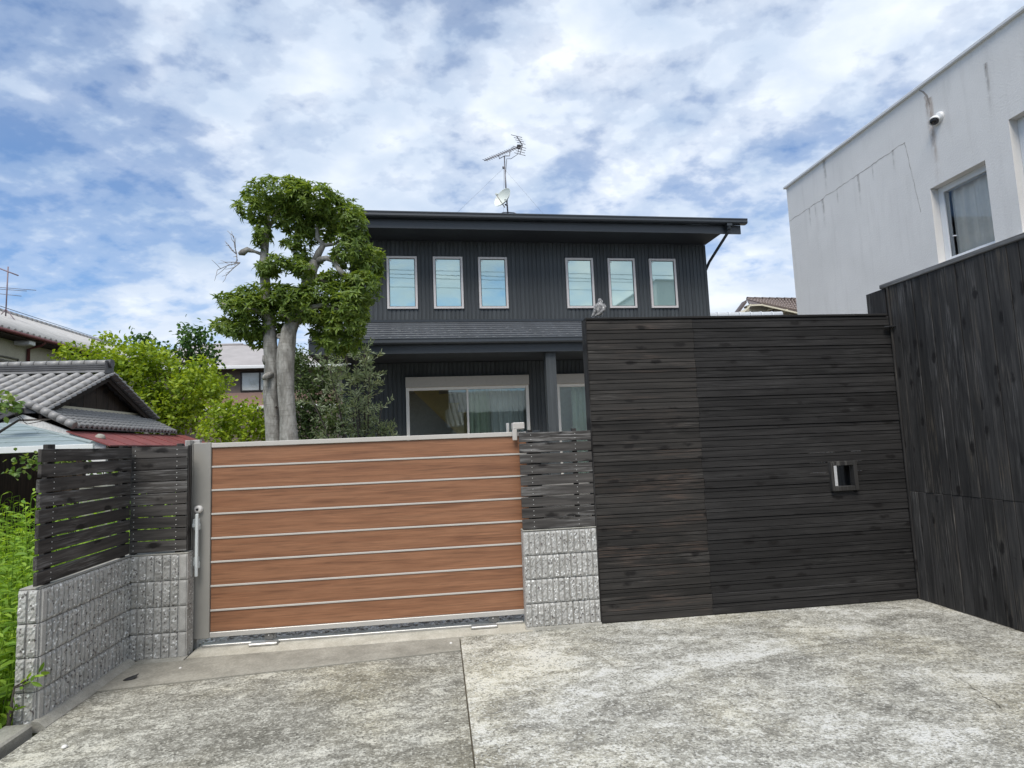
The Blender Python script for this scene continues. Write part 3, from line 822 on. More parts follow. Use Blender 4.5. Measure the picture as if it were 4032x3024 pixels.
# ================================================================== black plank wall (facing the camera) with peephole
pw = thing('plank_wall', 'tall black-stained wall of horizontal planks with a small square opening', 'wall', (2.75, 5.0, 0))
PITCH = 0.0892; NR = 29; SX = 2.275
HX0, HX1, HZ0, HZ1 = 3.492, 3.685, 1.035, 1.22
def plank(x0, x1, y, z, h):
    mb = MB(); w = x1-x0; mid = h*0.64
    # two-faced shiplap section: lip, shallow V groove, lower face
    pr = [(0.0, 0.001), (0.0005, mid-0.003), (0.009, mid-0.002), (0.009, mid+0.001), (0.0012, mid+0.003), (0.0016, h-0.0075), (0.010, h-0.0005), (0.022, h-0.0005), (0.022, 0.0005), (0.003, 0.0005)]
    mb.prism(pr, 'x', -w/2, w/2)
    return mb
PM = {}
rr = random.Random(11)
for i in range(NR):
    z = i*PITCH+0.004
    ledge = i in (1, 9, 12, 18, 21, 24)
    for side, (x0, x1) in enumerate(((1.294, SX-0.0015+0.006*math.sin(i*1.7)), (SX+0.0015+0.006*math.sin(i*1.7), 4.214))):
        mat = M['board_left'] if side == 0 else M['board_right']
        segs = [(x0, x1)]
        if side == 1 and z < HZ1 and z+PITCH > HZ0:
            if z >= HZ0-0.02 and z+PITCH <= HZ1+0.02: segs = [(x0, HX0), (HX1, x1)]
            else: segs = [(x0, HX0), (HX1, x1)]
        for a, b in segs:
            key = (round(a, 3), round(b, 3), side)
            if key not in PM: PM[key] = plank(a, b, 0, 0, PITCH-0.0005).mesh('plank', mat)
            dy = (-0.004 if (ledge and side == 1) else 0.0)+rr.uniform(-0.0022, 0.0022)+(0.003 if side else 0.0)
            place('plank', PM[key], pw, ((a+b)/2, 5.0+dy, z))
# filler above and below the opening
MB().box(HX0, HX1, 5.003, 5.024, 10*PITCH, HZ0-0.002).build('filler', M['board_right'], pw)
MB().box(HX0, HX1, 5.003, 5.024, HZ1+0.002, 14*PITCH+0.0035).build('filler', M['board_right'], pw)
MB().cbox(1.288, 4.19, 4.990, 5.145, 2.592, 2.612, 0.003).build('cap', M['board_right'], pw)
MB().cbox(1.286, 1.2935, 4.992, 5.14, 0.0, 2.5915, 0.001).build('end_board', M['board_fence_post'], pw)
b = MB(); b.box(1.296, 3.30, 5.026, 5.138, 0.0, 2.59); b.box(3.90, 4.20, 5.026, 5.138, 0.0, 2.59); b.box(3.30, 3.90, 5.026, 5.138, 0.0, 0.85); b.box(3.30, 3.90, 5.026, 5.138, 1.40, 2.59)
b.build('core', M['black_iron'], pw)
fr = MB()
x0, x1, z0, z1 = 3.462, 3.722, 0.995, 1.258
fr.cbox(x0, HX0, 4.966, 5.032, z0, z1, 0.003); fr.cbox(HX1, x1, 4.966, 5.032, z0, z1, 0.003)
fr.cbox(HX0+0.0005, HX1-0.0005, 4.967, 5.031, z0, HZ0, 0.003); fr.cbox(HX0+0.0005, HX1-0.0005, 4.967, 5.031, HZ1, z1, 0.003)
fr.build('opening_frame', M['board_side'], pw)

# rear post that closes the right half of the opening
MB().cbox(3.71, 3.80, 5.1385, 5.24, 0.0, 2.55, 0.003).build('rear_post', M['board_side'], pw)
MB().cbox(3.40, 3.90, 5.1385, 5.20, 0.86, 0.98, 0.003).build('rear_rail', M['board_side'], pw)

# ================================================================== side wall of vertical boards (right)
sw = thing('board_wall', 'tall black wall of vertical boards with a pale worn cap, right of the planks', 'wall', (4.22, 3.0, 0))
bmx = {}
for seg, (z0, z1) in enumerate(((0.004, 0.9585), (0.9605, 2.862))):
    h = z1-z0
    mb = MB(); pr = [(0.0, 0.001), (0.022, 0.001), (0.022, 0.0885), (0.0, 0.0885)]
    mb.cbox(0.0, 0.022, 0.0018, 0.0882, 0, h, 0.003)
    bmx[seg] = mb.mesh('board', M['board_side'])
rr = random.Random(3)
y = 4.975
while y > 1.0:
    for seg, z in ((0, 0.004), (1, 0.9605)):
        place('board', bmx[seg], sw, (4.22+rr.uniform(-0.004, 0.003), y-0.09, z))
    y -= 0.09
MB().box(4.243, 4.33, 0.98, 5.27, 0.0, 2.858).build('core', M['black_iron'], sw)
MB().cbox(4.205, 4.365, 0.96, 5.075, 2.8635, 2.905, 0.006).build('cap', M['board_cap'], sw)
MB().cbox(4.2205, 4.2425, 5.03, 5.275, 0.0, 2.862, 0.003).build('end_panel', M['board_fence_post'], sw)
MB().cbox(4.206, 4.240, 4.976, 4.992, 0.0, 2.862, 0.002).build('corner_strip', M['board_side'], sw)
b = MB().prism([(4.13, 4.965), (4.16, 4.945), (4.218, 4.93), (4.218, 4.99), (4.15, 4.988)], 'z', 2.475, 2.487)
tag(b.build('iron_bracket', M['black_iron']), 'small black iron bracket sticking out where the two black walls meet', 'bracket')

# ================================================================== white building on the right
wbld = thing('white_building', 'flat-roofed white stucco building rising behind the black wall at right', 'building', (6.36, 5, -0.4))
X0 = 6.36; YF = 9.65; ZT_ = 5.95
def win_hole_wall(mb, x0, x1, ys, holes, z0, z1):
    cuts = sorted(set([ys[0], ys[1]]+[h[0] for h in holes]+[h[1] for h in holes]))
    for a, b in zip(cuts[:-1], cuts[1:]):
        hs = [h for h in holes if h[0] <= a+1e-6 and h[1] >= b-1e-6]
        zc = z0
        for h in sorted(hs, key=lambda q: q[2]):
            mb.box(x0, x1, a, b, zc, h[2]); zc = h[3]
        mb.box(x0, x1, a, b, zc, z1)
W1 = (5.85, 6.63, 3.585, 4.594); W2 = (4.44, 5.526, 3.585, 4.90)
mb = MB(); win_hole_wall(mb, X0, X0+0.24, (-1.2, YF), [W1, W2], -0.4, ZT_)
mb.box(X0+0.2405, 17, YF-.24, YF, -0.4, ZT_); mb.box(X0+0.2405, 17, -1.2, -0.96, -0.4, ZT_); mb.box(16.76, 17, -0.9595, YF-.2405, -0.4, ZT_)
mb.box(X0+0.2405, 16.7595, -0.9595, YF-.2405, 5.5, 5.7); mb.box(X0+0.2405, 16.7595, -0.9595, YF-.2405, 3.1, 3.25)
mb.build('wall', M['white_plaster'], wbld, origin=(6.36, 5, 0))
mb = MB(); mb.cbox(X0-0.04, X0+0.27, -1.24, YF+.04, ZT_+.0005, ZT_+.042, 0.006); mb.cbox(X0+0.2705, 17.04, YF-.27, YF+.04, ZT_+.0005, ZT_+.042, 0.006)
mb.build('coping', M['white_trim'], wbld)
for (ya, yb, za, zb), n in ((W1, 1), (W2, 2)):
    f = MB(); xa, xb = X0+0.105, X0+0.185; t = 0.078
    f.cbox(xa, xb, ya, ya+t, za, zb, 0.004); f.cbox(xa, xb, yb-t, yb, za, zb, 0.004)
    f.cbox(xa+0.001, xb-0.001, ya+t, yb-t, zb-t, zb, 0.004); f.cbox(xa+0.001, xb-0.001, ya+t, yb-t, za, za+t, 0.004)
    w = f.build('window', M['pvc_white'], wbld)
    MB().box(xa+0.02, xa+0.026, ya+t, yb-t, za+t, zb-t).build('pane', M['far_glass'], w)
    MB().cbox(X0-0.035, X0+0.12, ya-0.05, yb+0.06, za-0.042, za-0.002, 0.004).build('sill', M['pvc_white'], w)
    ncol = 60; vs = []; fs = []
    for i in range(ncol+1):
        u = i/ncol; yy = ya+0.03+u*(yb-ya-(0.09 if n == 1 else 0.06)); xx = X0+0.225+0.018*math.sin(u*26+1.5*math.sin(u*7))+0.006*math.sin(u*61)
        vs += [(xx, yy, za-0.1), (xx, yy, zb+0.1)]
    for i in range(ncol): fs.append((2*i, 2*i+2, 2*i+3, 2*i+1))
    MB().add(vs, fs, True).build('curtain', M['curtain_cream'], w)
h = MB().tube([(X0+0.12, 6.50, 3.92), (X0+0.10, 6.43, 3.90)], 0.009, 6); h.build('window_handle', M['pvc_white'], wbld)
# hairline cracks and their runs
def ribbon(path, wd, x):
    mb = MB(); vs = []; fs = []
    for i, (y_, z_) in enumerate(path):
        a = path[max(i-1, 0)]; b = path[min(i+1, len(path)-1)]
        d = Vector((b[0]-a[0], b[1]-a[1])).normalized(); nn = Vector((-d.y, d.x))
        w_ = wd*(0.35+0.75*random.random())
        vs += [(x, y_+nn.x*w_, z_+nn.y*w_), (x, y_-nn.x*w_, z_-nn.y*w_)]
    for i in range(len(path)-1): fs.append((2*i, 2*i+1, 2*i+3, 2*i+2))
    return mb.add(vs, fs)
random.seed(21)
K = 1.2
def Zs(z): return 1.54+(z-1.54)*K
p = [(8.03, 4.70)]
while p[-1][0] > 5.80: p.append((p[-1][0]-0.045, 4.70+0.05*(8.03-p[-1][0])/2.3+0.016*mnoise.noise(Vector((p[-1][0]*7, 0, 0)))+random.uniform(-.006, .006)))
ribbon([(y_*K, Zs(z_)) for y_, z_ in p], 0.0050, X0-0.0015).build('crack', M['crack_dark'], wbld)
p = [(5.79, 4.755-0.03*i+0.0) for i in range(30)]; p = [(y_-0.004*i+random.uniform(-.004, .004), z_) for i, (y_, z_) in enumerate(p)]
ribbon([(y_*K, Zs(z_)) for y_, z_ in p], 0.0035, X0-0.0017).build('crack', M['crack_dark'], wbld)
def streak(yc, w, z0, z1, mat, name):
    yc *= K; w *= K; z0 = Zs(z0); z1 = min(Zs(z1), ZT_-.002)
    mb = MB(); mb.add([(X0-0.0022, yc-w/2, z0), (X0-0.0022, yc+w/2, z0), (X0-0.0022, yc+w/2, z1), (X0-0.0022, yc-w/2, z1)], [(0,3,2,1)])
    return mb.build(name, M[mat], wbld)
streak(5.41, 0.10, 4.05, 5.05, 'rust_stain', 'rust_streak')
streak(5.45, 0.06, 4.60, 5.10, 'rust_stain', 'rust_streak')
streak(7.15, 0.08, 4.75, 5.21, 'grey_stain', 'stain_streak')
for yy, z1, l, w in ((7.55, 4.70, .30, .045), (7.25, 4.715, .42, .07), (6.95, 4.72, .22, .04), (6.55, 4.735, .45, .06), (6.30, 4.74, .22, .04), (5.97, 4.755, .28, .045), (4.75, 5.0, .5, .05), (7.42, 4.70, .2, .03)):
    streak(yy, w, z1-l, z1, 'grey_stain', 'stain_streak')
p = [(5.52, 5.215), (5.47, 5.16), (5.43, 5.09), (5.42, 5.04), (5.41, 4.98)]
ribbon([(y_*K, Zs(z_)-.006) for y_, z_ in p], 0.012, X0-0.0026).build('crack', M['crack_dark'], wbld)
# security camera on that wall
sc = thing('security_camera', 'small white dome security camera on the white wall', 'camera', (X0, 6.40, 5.36))
cdir = Vector((-0.55, -0.30, -0.72)).normalized(); cc = Vector((X0-0.045, 6.40, 5.395))
MB().lathe([(0.0, 0.039), (0.0484, 0.0359), (0.064, 0.0234), (0.0671, 0.0)], (X0-0.001, 6.37, 5.42), (-1, 0, 0), 24).build('base', M['white_plastic'], sc)
o = MB().lathe([(0.0, -0.0585), (0.0312, -0.0515), (0.0515, -0.0312), (0.0608, 0.0), (0.0624, 0.0234), (0.0608, 0.0312), (0.0515, 0.0328), (0.0484, 0.0234), (0.0, 0.0218)], cc, cdir, 28).build('housing', M['white_plastic'], sc)
MB().lathe([(0.0476, 0.0242), (0.0421, 0.0406), (0.0265, 0.053), (0.0, 0.0577)], cc, cdir, 24).build('lens_dome', M['camera_dark'], sc)

# ================================================================== the dark house
hs = thing('dark_house', 'two-storey charcoal house with slim white windows behind the gate', 'house', (-1.70, 12.4, 0), R(2.0))
WL, WR = -0.12, 7.92
mb = MB(); mb.box(WL, WR, 0.03, 6.6, 3.30, 5.94)
mb.build('upper_wall_core', M['dark_siding'], hs)
WINS = [0.643, 1.6185, 2.594, 4.543, 5.522, 6.504]; WW = 0.638; WZ0, WZ1 = 4.447, 5.592
sid = {}
def siding_strip(w, h):
    key = (round(w, 4), round(h, 3))
    if key not in sid:
        mb = MB()
        pr = [(0.0, 0.029), (0.0, 0.012), (0.010, 0.010), (0.014, 0.0), (w-0.016, 0.0), (w-0.010, 0.010), (w, 0.012), (w, 0.029)]
        mb.prism(pr, 'z', 0, h)
        sid[key] = mb.mesh('siding_panel', M['dark_siding'])
    return sid[key]
def siding_run(x0, x1, z0, z1, par=hs, y=0.0):
    n = max(1, round((x1-x0)/0.0905)); w = (x1-x0)/n
    me = siding_strip(w, z1-z0)
    for i in range(n): place('siding_panel', me, par, (x0+i*w, y, z0))
ZU0, ZU1 = 4.15, 5.94
xs = [WL]
for w in WINS: xs += [w, w+WW]
xs.append(WR)
for i in range(len(xs)-1):
    if i % 2 == 0: siding_run(xs[i], xs[i+1], ZU0, ZU1)
    else:
        siding_run(xs[i], xs[i+1], ZU0, WZ0-0.002); siding_run(xs[i], xs[i+1], WZ1+0.002, ZU1)
def ring(mb, x0, x1, y0, y1, z0, z1, t, c=0.004):
    mb.cbox(x0, x0+t, y0, y1, z0, z1, c); mb.cbox(x1-t, x1, y0, y1, z0, z1, c)
    mb.cbox(x0+t, x1-t, y0+0.001, y1-0.001, z1-t, z1, c); mb.cbox(x0+t, x1-t, y0+0.001, y1-0.001, z0, z0+t, c)
    return mb
fmesh = ring(MB(), 0, WW, -0.035, 0.028, 0, WZ1-WZ0, 0.048).mesh('window', M['window_frame'])
inner = ring(MB(), 0.0485, WW-0.0485, -0.015, 0.012, 0.0485, WZ1-WZ0-0.0485, 0.012, 0.002).mesh('sash', M['dark_trim'])
pmesh = MB().box(0.05, WW-0.05, -0.006, 0.004, 0.05, WZ1-WZ0-0.05).mesh('pane', M['mirror_glass'])
stk = MB().cbox(0.068, 0.098, -0.0085, -0.0065, WZ1-WZ0-0.098, WZ1-WZ0-0.072, 0.0005).mesh('sticker', M['white_plastic'])
for w in WINS:
    o = place('window', fmesh, hs, (w, 0, WZ0)); place('sash', inner, o, (w, 0, WZ0)); place('pane', pmesh, o, (w, 0, WZ0)); place('sticker', stk, o, (w, 0, WZ0))
# upper roof
RL, RRt = -0.62, 8.38
sl = 0.40
def rz(y_): return 6.20+(y_+0.80)*sl
b = MB(); b.prism([(-0.80, 6.13), (2.9, rz(2.9)-0.08), (6.9, rz(2.9)-1.68), (6.9, rz(2.9)-1.60), (2.9, rz(2.9)), (-0.80, 6.20)], 'x', RL, RRt)
b.prism([(0.03, 5.9405), (6.6, 5.9405), (2.9, rz(2.9)-0.085)], 'x', WL, WR)
rf = b.build('roof', M['metal_roof'], hs)
b = MB()
x = RL+0.05
while x < RRt:
    b.prism([(-0.86, 6.245), (-0.70, 6.275), (-0.70, 6.24), (-0.86, 6.225)], 'x', x-0.03, x+0.03); x += 0.273
o = b.build('roof_tile_end', M['metal_roof'], rf)
b = MB(); b.cbox(RL, RRt, -0.755, -0.725, 5.935, 6.128, 0.003); b.build('fascia', M['dark_trim'], rf)
b = MB(); b.box(WL, WR, -0.7245, -0.001, 5.942, 5.965)
for x0, x1 in ((RL+0.03, WL-0.001), (WR+0.001, RRt-0.03)): b.prism([(-0.724, 5.965), (2.9, rz(2.9)-0.235), (2.9, rz(2.9)-0.215), (-0.724, 5.985)], 'x', x0, x1)
b.build('soffit', M['dark_soffit'], rf)
b = MB()
for x0, x1 in ((RL, RL+0.03), (RRt-0.03, RRt)):
    b.prism([(-0.754, 5.94), (2.9, rz(2.9)-0.26), (6.9, rz(2.9)-1.86), (6.9, rz(2.9)-1.685), (2.9, rz(2.9)-0.083), (-0.754, 6.128)], 'x', x0+0.0003, x1-0.0003)
b.build('barge_board', M['dark_trim'], rf)
b = MB(); b.prism([(-0.90, 6.215), (-0.905, 6.15), (-0.885, 6.125), (-0.80, 6.12), (-0.757, 6.13), (-0.757, 6.14), (-0.80, 6.133), (-0.875, 6.138), (-0.892, 6.155), (-0.890, 6.215)], 'x', RL-0.04, RRt+0.09)
b.cbox(RL-0.04, RRt+0.09, -0.912, -0.8965, 6.205, 6.235, 0.003); b.box(RRt+0.075, RRt+0.09, -0.895, -0.757, 6.14, 6.21)
o = b.build('gutter', M['dark_trim'], hs)
b = MB(); b.tube([(8.05, -0.83, 6.13), (8.05, -0.83, 5.99)], 0.045, 12); b.tube([(8.05, -0.83, 6.01), (8.045, -0.80, 5.95), (7.97, -0.02, 5.52), (7.962, 0.26, 5.30), (7.962, 0.30, 5.2), (7.962, 0.30, 0.0)], 0.032, 12)
b.build('downpipe', M['dark_trim'], hs)
b = MB(); b.cbox(7.99, 8.11, -0.89, -0.77, 6.07, 6.13, 0.004); b.build('gutter_outlet', M['dark_trim'], o)
# lower storey
b = MB()
S1, S2 = (0.99, 3.59), (4.205, 6.805)
for x0, x1, z0, z1 in ((-0.30, S1[0], 0.0, 3.298), (S1[1], S2[0], 0.0, 3.298), (S2[1], WR, 0.0, 3.298), (S1[0], S1[1], 2.98, 3.298), (S2[0], S2[1], 2.98, 3.298), (S1[0], S1[1], 0, 0.54), (S2[0], S2[1], 0, 0.54)):
    b.box(x0, x1, 0.03, 0.16, z0, z1)
b.box(-0.30, -0.17, 0.1605, 0.7, 0, 3.298); b.box(-0.30, -0.17, 3.6, 6.6, 0, 3.298); b.box(-0.30, -0.17, 0.7, 3.6, 0, 0.6); b.box(-0.30, -0.17, 0.7, 3.6, 2.9, 3.298); b.box(WR-0.13, WR, 0.1605, 6.6, 0, 3.298); b.box(-0.1695, WR-0.1305, 6.45, 6.6, 0, 3.298)  # left side wall has an added, unseen opening that lets daylight into the room
b.build('lower_wall_core', M['dark_siding'], hs)
siding_run(-0.30, S1[0], 0.0, 3.29); siding_run(S1[1]+0.005, S2[0]-0.005, 0.0, 3.29); siding_run(S2[1]+0.005, WR, 0.0, 3.29)
siding_run(S1[0], S1[1], 2.985, 3.29); siding_run(S2[0], S2[1], 2.985, 3.29)
MB().box(-0.1695, WR-0.1305, 0.1605, 6.4495, 0.44, 0.54).build('room_floor', M['room_floor'], hs)
MB().box(-0.1695, WR-0.1305, 0.1605, 6.4495, 3.0, 3.05).build('ceiling', M['room_wall'], hs)
MB().box(-0.1695, WR-0.1305, 4.2, 4.25, 0.5405, 2.9995).build('back_wall', M['room_wall'], hs)
for (x0, x1) in (S1, S2):
    sh = MB(); sh.cbox(x0-0.005, x1+0.005, -0.10, 0.028, 2.768, 2.982, 0.005)
    f = MB(); f.cbox(x0, x0+0.065, -0.055, 0.05, 0.54, 2.7675, 0.004); f.cbox(x1-0.068, x1, -0.055, 0.05, 0.54, 2.7675, 0.004)
    f.cbox(x0+0.0655, x1-0.0685, -0.054, 0.049, 2.705, 2.766, 0.004); f.cbox(x0+0.0655, x1-0.0685, -0.054, 0.049, 0.54, 0.60, 0.004)
    m_ = (x0+x1)/2-0.02
    w = f.build('sliding_window', M['slider_frame'], hs)
    sh.build('shutter_box', M['shutter_taupe'], w)
    MB().cbox(m_-0.022, m_+0.022, -0.03, 0.03, 0.6005, 2.7045, 0.003).build('stile', M['slider_frame'], w)
    MB().box(x0+0.066, m_-0.0225, 0.016, 0.022, 0.6005, 2.7045).build('pane', M['clear_glass'], w)
    MB().box(m_+0.0225, x1-0.069, -0.012, -0.006, 0.6005, 2.7045).build('pane', M['clear_glass'], w)
# staircase seen through the left pane
st = thing('staircase', 'pale timber staircase inside the house behind the left sliding pane', 'staircase', (-1.70, 12.4, 0), R(2.0))
poly = [(1.20, 2.995), (2.55, 1.66), (3.6, 0.545), (3.95, 0.545)]
steps = []
x, z = 3.95, 0.545
while z < 2.6:
    z2 = z+0.222; steps += [(x, z2), (x-0.222, z2)]; x -= 0.222; z = z2
poly = [(1.05, 2.995), (3.42, 0.545), (3.95, 0.545)] + steps[0:] + [(steps[-1][0], 2.995)]
MB().prism(poly, 'y', 1.6, 1.65).build('stringer', M['stair_wood'], st)
MB().prism(poly, 'y', 2.45, 2.5).build('stringer', M['stair_wood'], st)
x, z = 3.95, 0.545
while z < 2.6:
    z2 = z+0.222
    MB().box(x-0.222, x+0.02, 1.6505, 2.4495, z2-0.03, z2-0.002).build('tread', M['stair_wood'], st); x -= 0.222; z = z2
def curtain(x0, x1, y, z0, z1, mat, label, amp=0.04, freq=38):
    vs = []; fs = []; n = int((x1-x0)*90)
    for i in range(n+1):
        u = x0+(x1-x0)*i/n
        yy = y+amp*math.sin(u*freq+2*math.sin(u*5))+0.012*math.sin(u*97)
        vs += [(u, yy, z0), (u, yy, z1)]
    for i in range(n): fs.append((2*i, 2*i+2, 2*i+3, 2*i+1))
    o = MB().add(vs, fs, True).build('curtain', M[mat], None, origin=(0, 0, 0))
    o.location = (-1.70, 12.4, 0); o.rotation_euler = (0, 0, R(2.0))
    tag(o, label, 'curtain')
curtain(2.30, 2.78, 0.30, 0.56, 2.85, 'curtain_green', 'pale green curtain gathered beside the middle stile of the big sliding window')
curtain(2.80, 3.58, 0.42, 0.56, 2.85, 'curtain_white', 'white lace curtain behind the right pane of the big sliding window', 0.025, 50)
curtain(4.62, 5.35, 0.34, 0.56, 2.85, 'curtain_green', 'grey-green curtain behind the sliding window right of the column', 0.03, 42)
# pent roof
EV, ZE, ZT = -1.30, 3.565, 4.165
PL, PR_ = -0.73, 8.35
nC = 8
pr = MB(); pr.prism([(EV, ZE-0.05), (-0.001, ZT-0.05), (-0.001, ZT-0.02), (EV, ZE-0.02)], 'x', PL, PR_)
prf = pr.build('pent_roof', M['metal_roof'], hs)
dy = -EV/nC; dz = (ZT-ZE)/nC
for i in range(nC):
    y0 = EV+i*dy; z0 = ZE+i*dz
    b = MB(); b.prism([(y0-0.030, z0-0.018), (y0+dy-0.001, z0+dz-0.018), (y0+dy-0.001, z0+dz-0.012), (y0-0.030, z0+0.020), (y0-0.036, z0+0.012)], 'x', PL+0.002*i, PR_-0.002*i)
    b.build('roof_course', M['metal_roof'], prf)
sg_me = MB().prism([(0, 0), (0.035, 0.020), (0.035, 0.034), (0, 0.012)], 'x', -0.030, 0.030).mesh('snow_guard', M['snow_guard'])
for i in range(5):
    y0 = EV+i*dy+0.02; z0 = ZE+i*dz+0.016
    x = PL+0.15+(0.16 if i % 2 else 0.0)+0.03*(i % 3)
    while x < PR_-0.1:
        place('snow_guard', sg_me, prf, (x, y0, z0)); x += 0.33
b = MB(); b.cbox(PL, PR_, -1.285, -1.255, 3.29, 3.51, 0.003); b.build('fascia', M['dark_trim'], prf)
b = MB(); b.box(PL+0.01, PR_-0.01, -1.2545, -0.001, 3.30, 3.315); b.build('soffit', M['dark_soffit'], prf)
b = MB()
for x0 in (PL, PR_-0.025): b.prism([(-1.254, 3.292), (-0.002, 3.292), (-0.002, ZT-0.052), (-1.254, ZE-0.052)], 'x', x0+0.0003, x0+0.0247)
b.build('barge_board', M['dark_trim'], prf)
b = MB(); b.cbox(WL, WR, -0.03, -0.002, ZT-0.01, ZT+0.05, 0.004); b.build('flashing', M['dark_trim'], prf)
b = MB(); b.prism([(-1.40, 3.555), (-1.405, 3.485), (-1.385, 3.46), (-1.31, 3.455), (-1.288, 3.465), (-1.30, 3.475), (-1.375, 3.475), (-1.392, 3.49), (-1.39, 3.555)], 'x', 0.06, PR_+0.05)
b.cbox(0.06, PR_+0.05, -1.41, -1.394, 3.545, 3.568, 0.003); b.cbox(0.055, 0.07, -1.40, -1.29, 3.46, 3.555, 0.002)
b.build('gutter', M['dark_trim'], hs)
b = MB(); b.cbox(3.738, 3.945, -1.20, -1.0, 0.0, 3.30, 0.006)
col = b.build('column', M['dark_siding'], hs)
b = MB(); b.box(3.765, 3.80, -1.204, -1.2005, 0.0, 3.29); b.box(3.88, 3.915, -1.204, -1.2005, 0.0, 3.29); b.build('column_panel', M['dark_siding'], col)

# TV antenna and dish on the roof edge
c2, s2 = math.cos(R(2)), math.sin(R(2))
def hw(lx, ly, z): return Vector((-1.70+lx*c2-ly*s2, 12.4+lx*s2+ly*c2, z))
Y = -0.40
def ap(lx, z, ly=Y): return hw(lx, ly, z)
base = ap(3.24, 6.36)
an = thing('tv_antenna', 'grey television aerial on a thin mast above the dark house roof', 'antenna', base)
top = Vector((1.519, 12.120, 7.729))
b = MB(); b.tube([ap(3.235, 6.34), ap(3.205, 7.1), top], [0.017, 0.016, 0.013], 8); b.build('mast', M['antenna_steel'], an)
b = MB(); b.tube([ap(3.178, 7.44), ap(3.176, 7.48)], 0.026, 8); b.build('mast_clamp', M['antenna_steel'], an)
b = MB()
for dx, dl in ((-0.17, -0.12), (0.17, -0.12), (-0.10, 0.25), (0.12, 0.25)):
    b.tube([ap(3.235, 6.46), ap(3.235+dx*0.7, 6.42, Y+dl*0.7), ap(3.235+dx, 6.38, Y+dl), ap(3.235+dx, 6.365+dl*0.4, Y+dl)], 0.011, 6)
b.build('roof_bracket', M['antenna_steel'], an)
A = Vector((1.061, 11.850, 7.481)); B_ = Vector((1.945, 12.250, 8.050))
b = MB(); b.tube([A, B_], 0.013, 6); bo = b.build('boom', M['antenna_steel'], an)
bd = (B_-A).normalized(); el = Vector((0.62, -0.62, -0.50)); el = (el-bd*el.dot(bd)).normalized()
for i in range(15):
    t = 0.02+i*0.056; c_ = A.lerp(B_, t); b = MB(); b.tube([c_-el*0.085, c_+el*0.085], 0.007, 5); b.build('element', M['antenna_steel'], bo)
for t, l in ((0.80, 0.11), (0.86, 0.14)):
    c_ = A.lerp(B_, t); b = MB(); b.tube([c_-el*l, c_+el*l], 0.008, 5); b.build('element', M['antenna_steel'], bo)
c_ = A.lerp(B_, 0.90); MB().cbox(c_.x-0.04, c_.x+0.04, c_.y-0.04, c_.y+0.04, c_.z-0.035, c_.z+0.035, .008).build('terminal_box', M['wire_black'], an)
for e2 in (Vector((1.801, 12.100, 8.176)), Vector((1.857, 12.100, 7.766))):
    b = MB(); b.tube([B_, e2], 0.011, 5); o = b.build('reflector_bar', M['antenna_steel'], an)
    for q in (0.22, 0.48, 0.74, 1.0):
        c_ = B_.lerp(e2, q); l = 0.13+0.04*(q == 1.0); b = MB(); b.tube([c_-el*l, c_+el*l], 0.007, 5); b.build('element', M['antenna_steel'], o)
b = MB(); b.tube([A.lerp(B_, 0.36), A.lerp(B_, 0.38)-Vector((0, 0, 0.09)), top, A.lerp(B_, 0.64)-Vector((0, 0, 0.12)), A.lerp(B_, 0.67)], 0.010, 6); b.build('boom_stay', M['antenna_steel'], an)
b = MB(); b.tube([A.lerp(B_, 0.90)-Vector((0, 0, 0.05)), A.lerp(B_, 0.86)-Vector((0, 0, 0.16)), A.lerp(B_, 0.68)-Vector((0, 0, 0.20)), top-Vector((-0.05, 0, 0.06)), ap(3.215, 7.3), ap(3.235, 6.5)], 0.006, 5); b.build('cable', M['wire_black'], an)
for dx, dl in ((-1.1, 0.0), (0.9, 0.0), (0.3, 2.2)):
    b = MB(); b.tube([ap(3.178, 7.45), ap(3.178+dx, 6.36+(dl)*0.4, Y+dl)], 0.0018, 4); b.build('guy_wire', M['antenna_steel'], an)
dc = Vector((1.444, 11.980, 6.713))
ds = thing('satellite_dish', 'small white satellite dish clamped low on the aerial mast', 'satellite dish', dc)
dd = Vector((-0.72, -0.58, 0.40)).normalized()
dishm = MB(); prof = []
for i in range(9):
    r_ = 0.225*i/8; prof.append((r_, 0.10*(r_/0.225)**2-0.06))
prof += [(0.229, 0.045), (0.226, 0.035)]
for i in range(8, -1, -1):
    r_ = 0.224*i/8; prof.append((r_, 0.10*(r_/0.225)**2-0.068))
dishm.lathe(prof, dc, dd, 28); dishm.build('dish', M['dish_white'], ds)
low = dc+Vector((0.02, -0.04, -0.22)); fp = dc+dd*0.24+Vector((0, 0, -0.06))
b = MB(); b.tube([low, fp], 0.010, 6); b.build('feed_arm', M['shutter_taupe'], ds)
b = MB(); b.tube([fp-dd*0.0, fp+Vector((0, 0, 0.02))-dd*0.06], 0.026, 10); b.build('feed_horn', M['dish_white'], ds)
b = MB(); b.tube([dc-dd*0.06, ap(3.225, 6.72)], 0.022, 8); b.tube([dc-dd*0.06+Vector((0, 0, -.10)), ap(3.228, 6.62)], 0.020, 8); b.build('mount', M['antenna_steel'], ds)

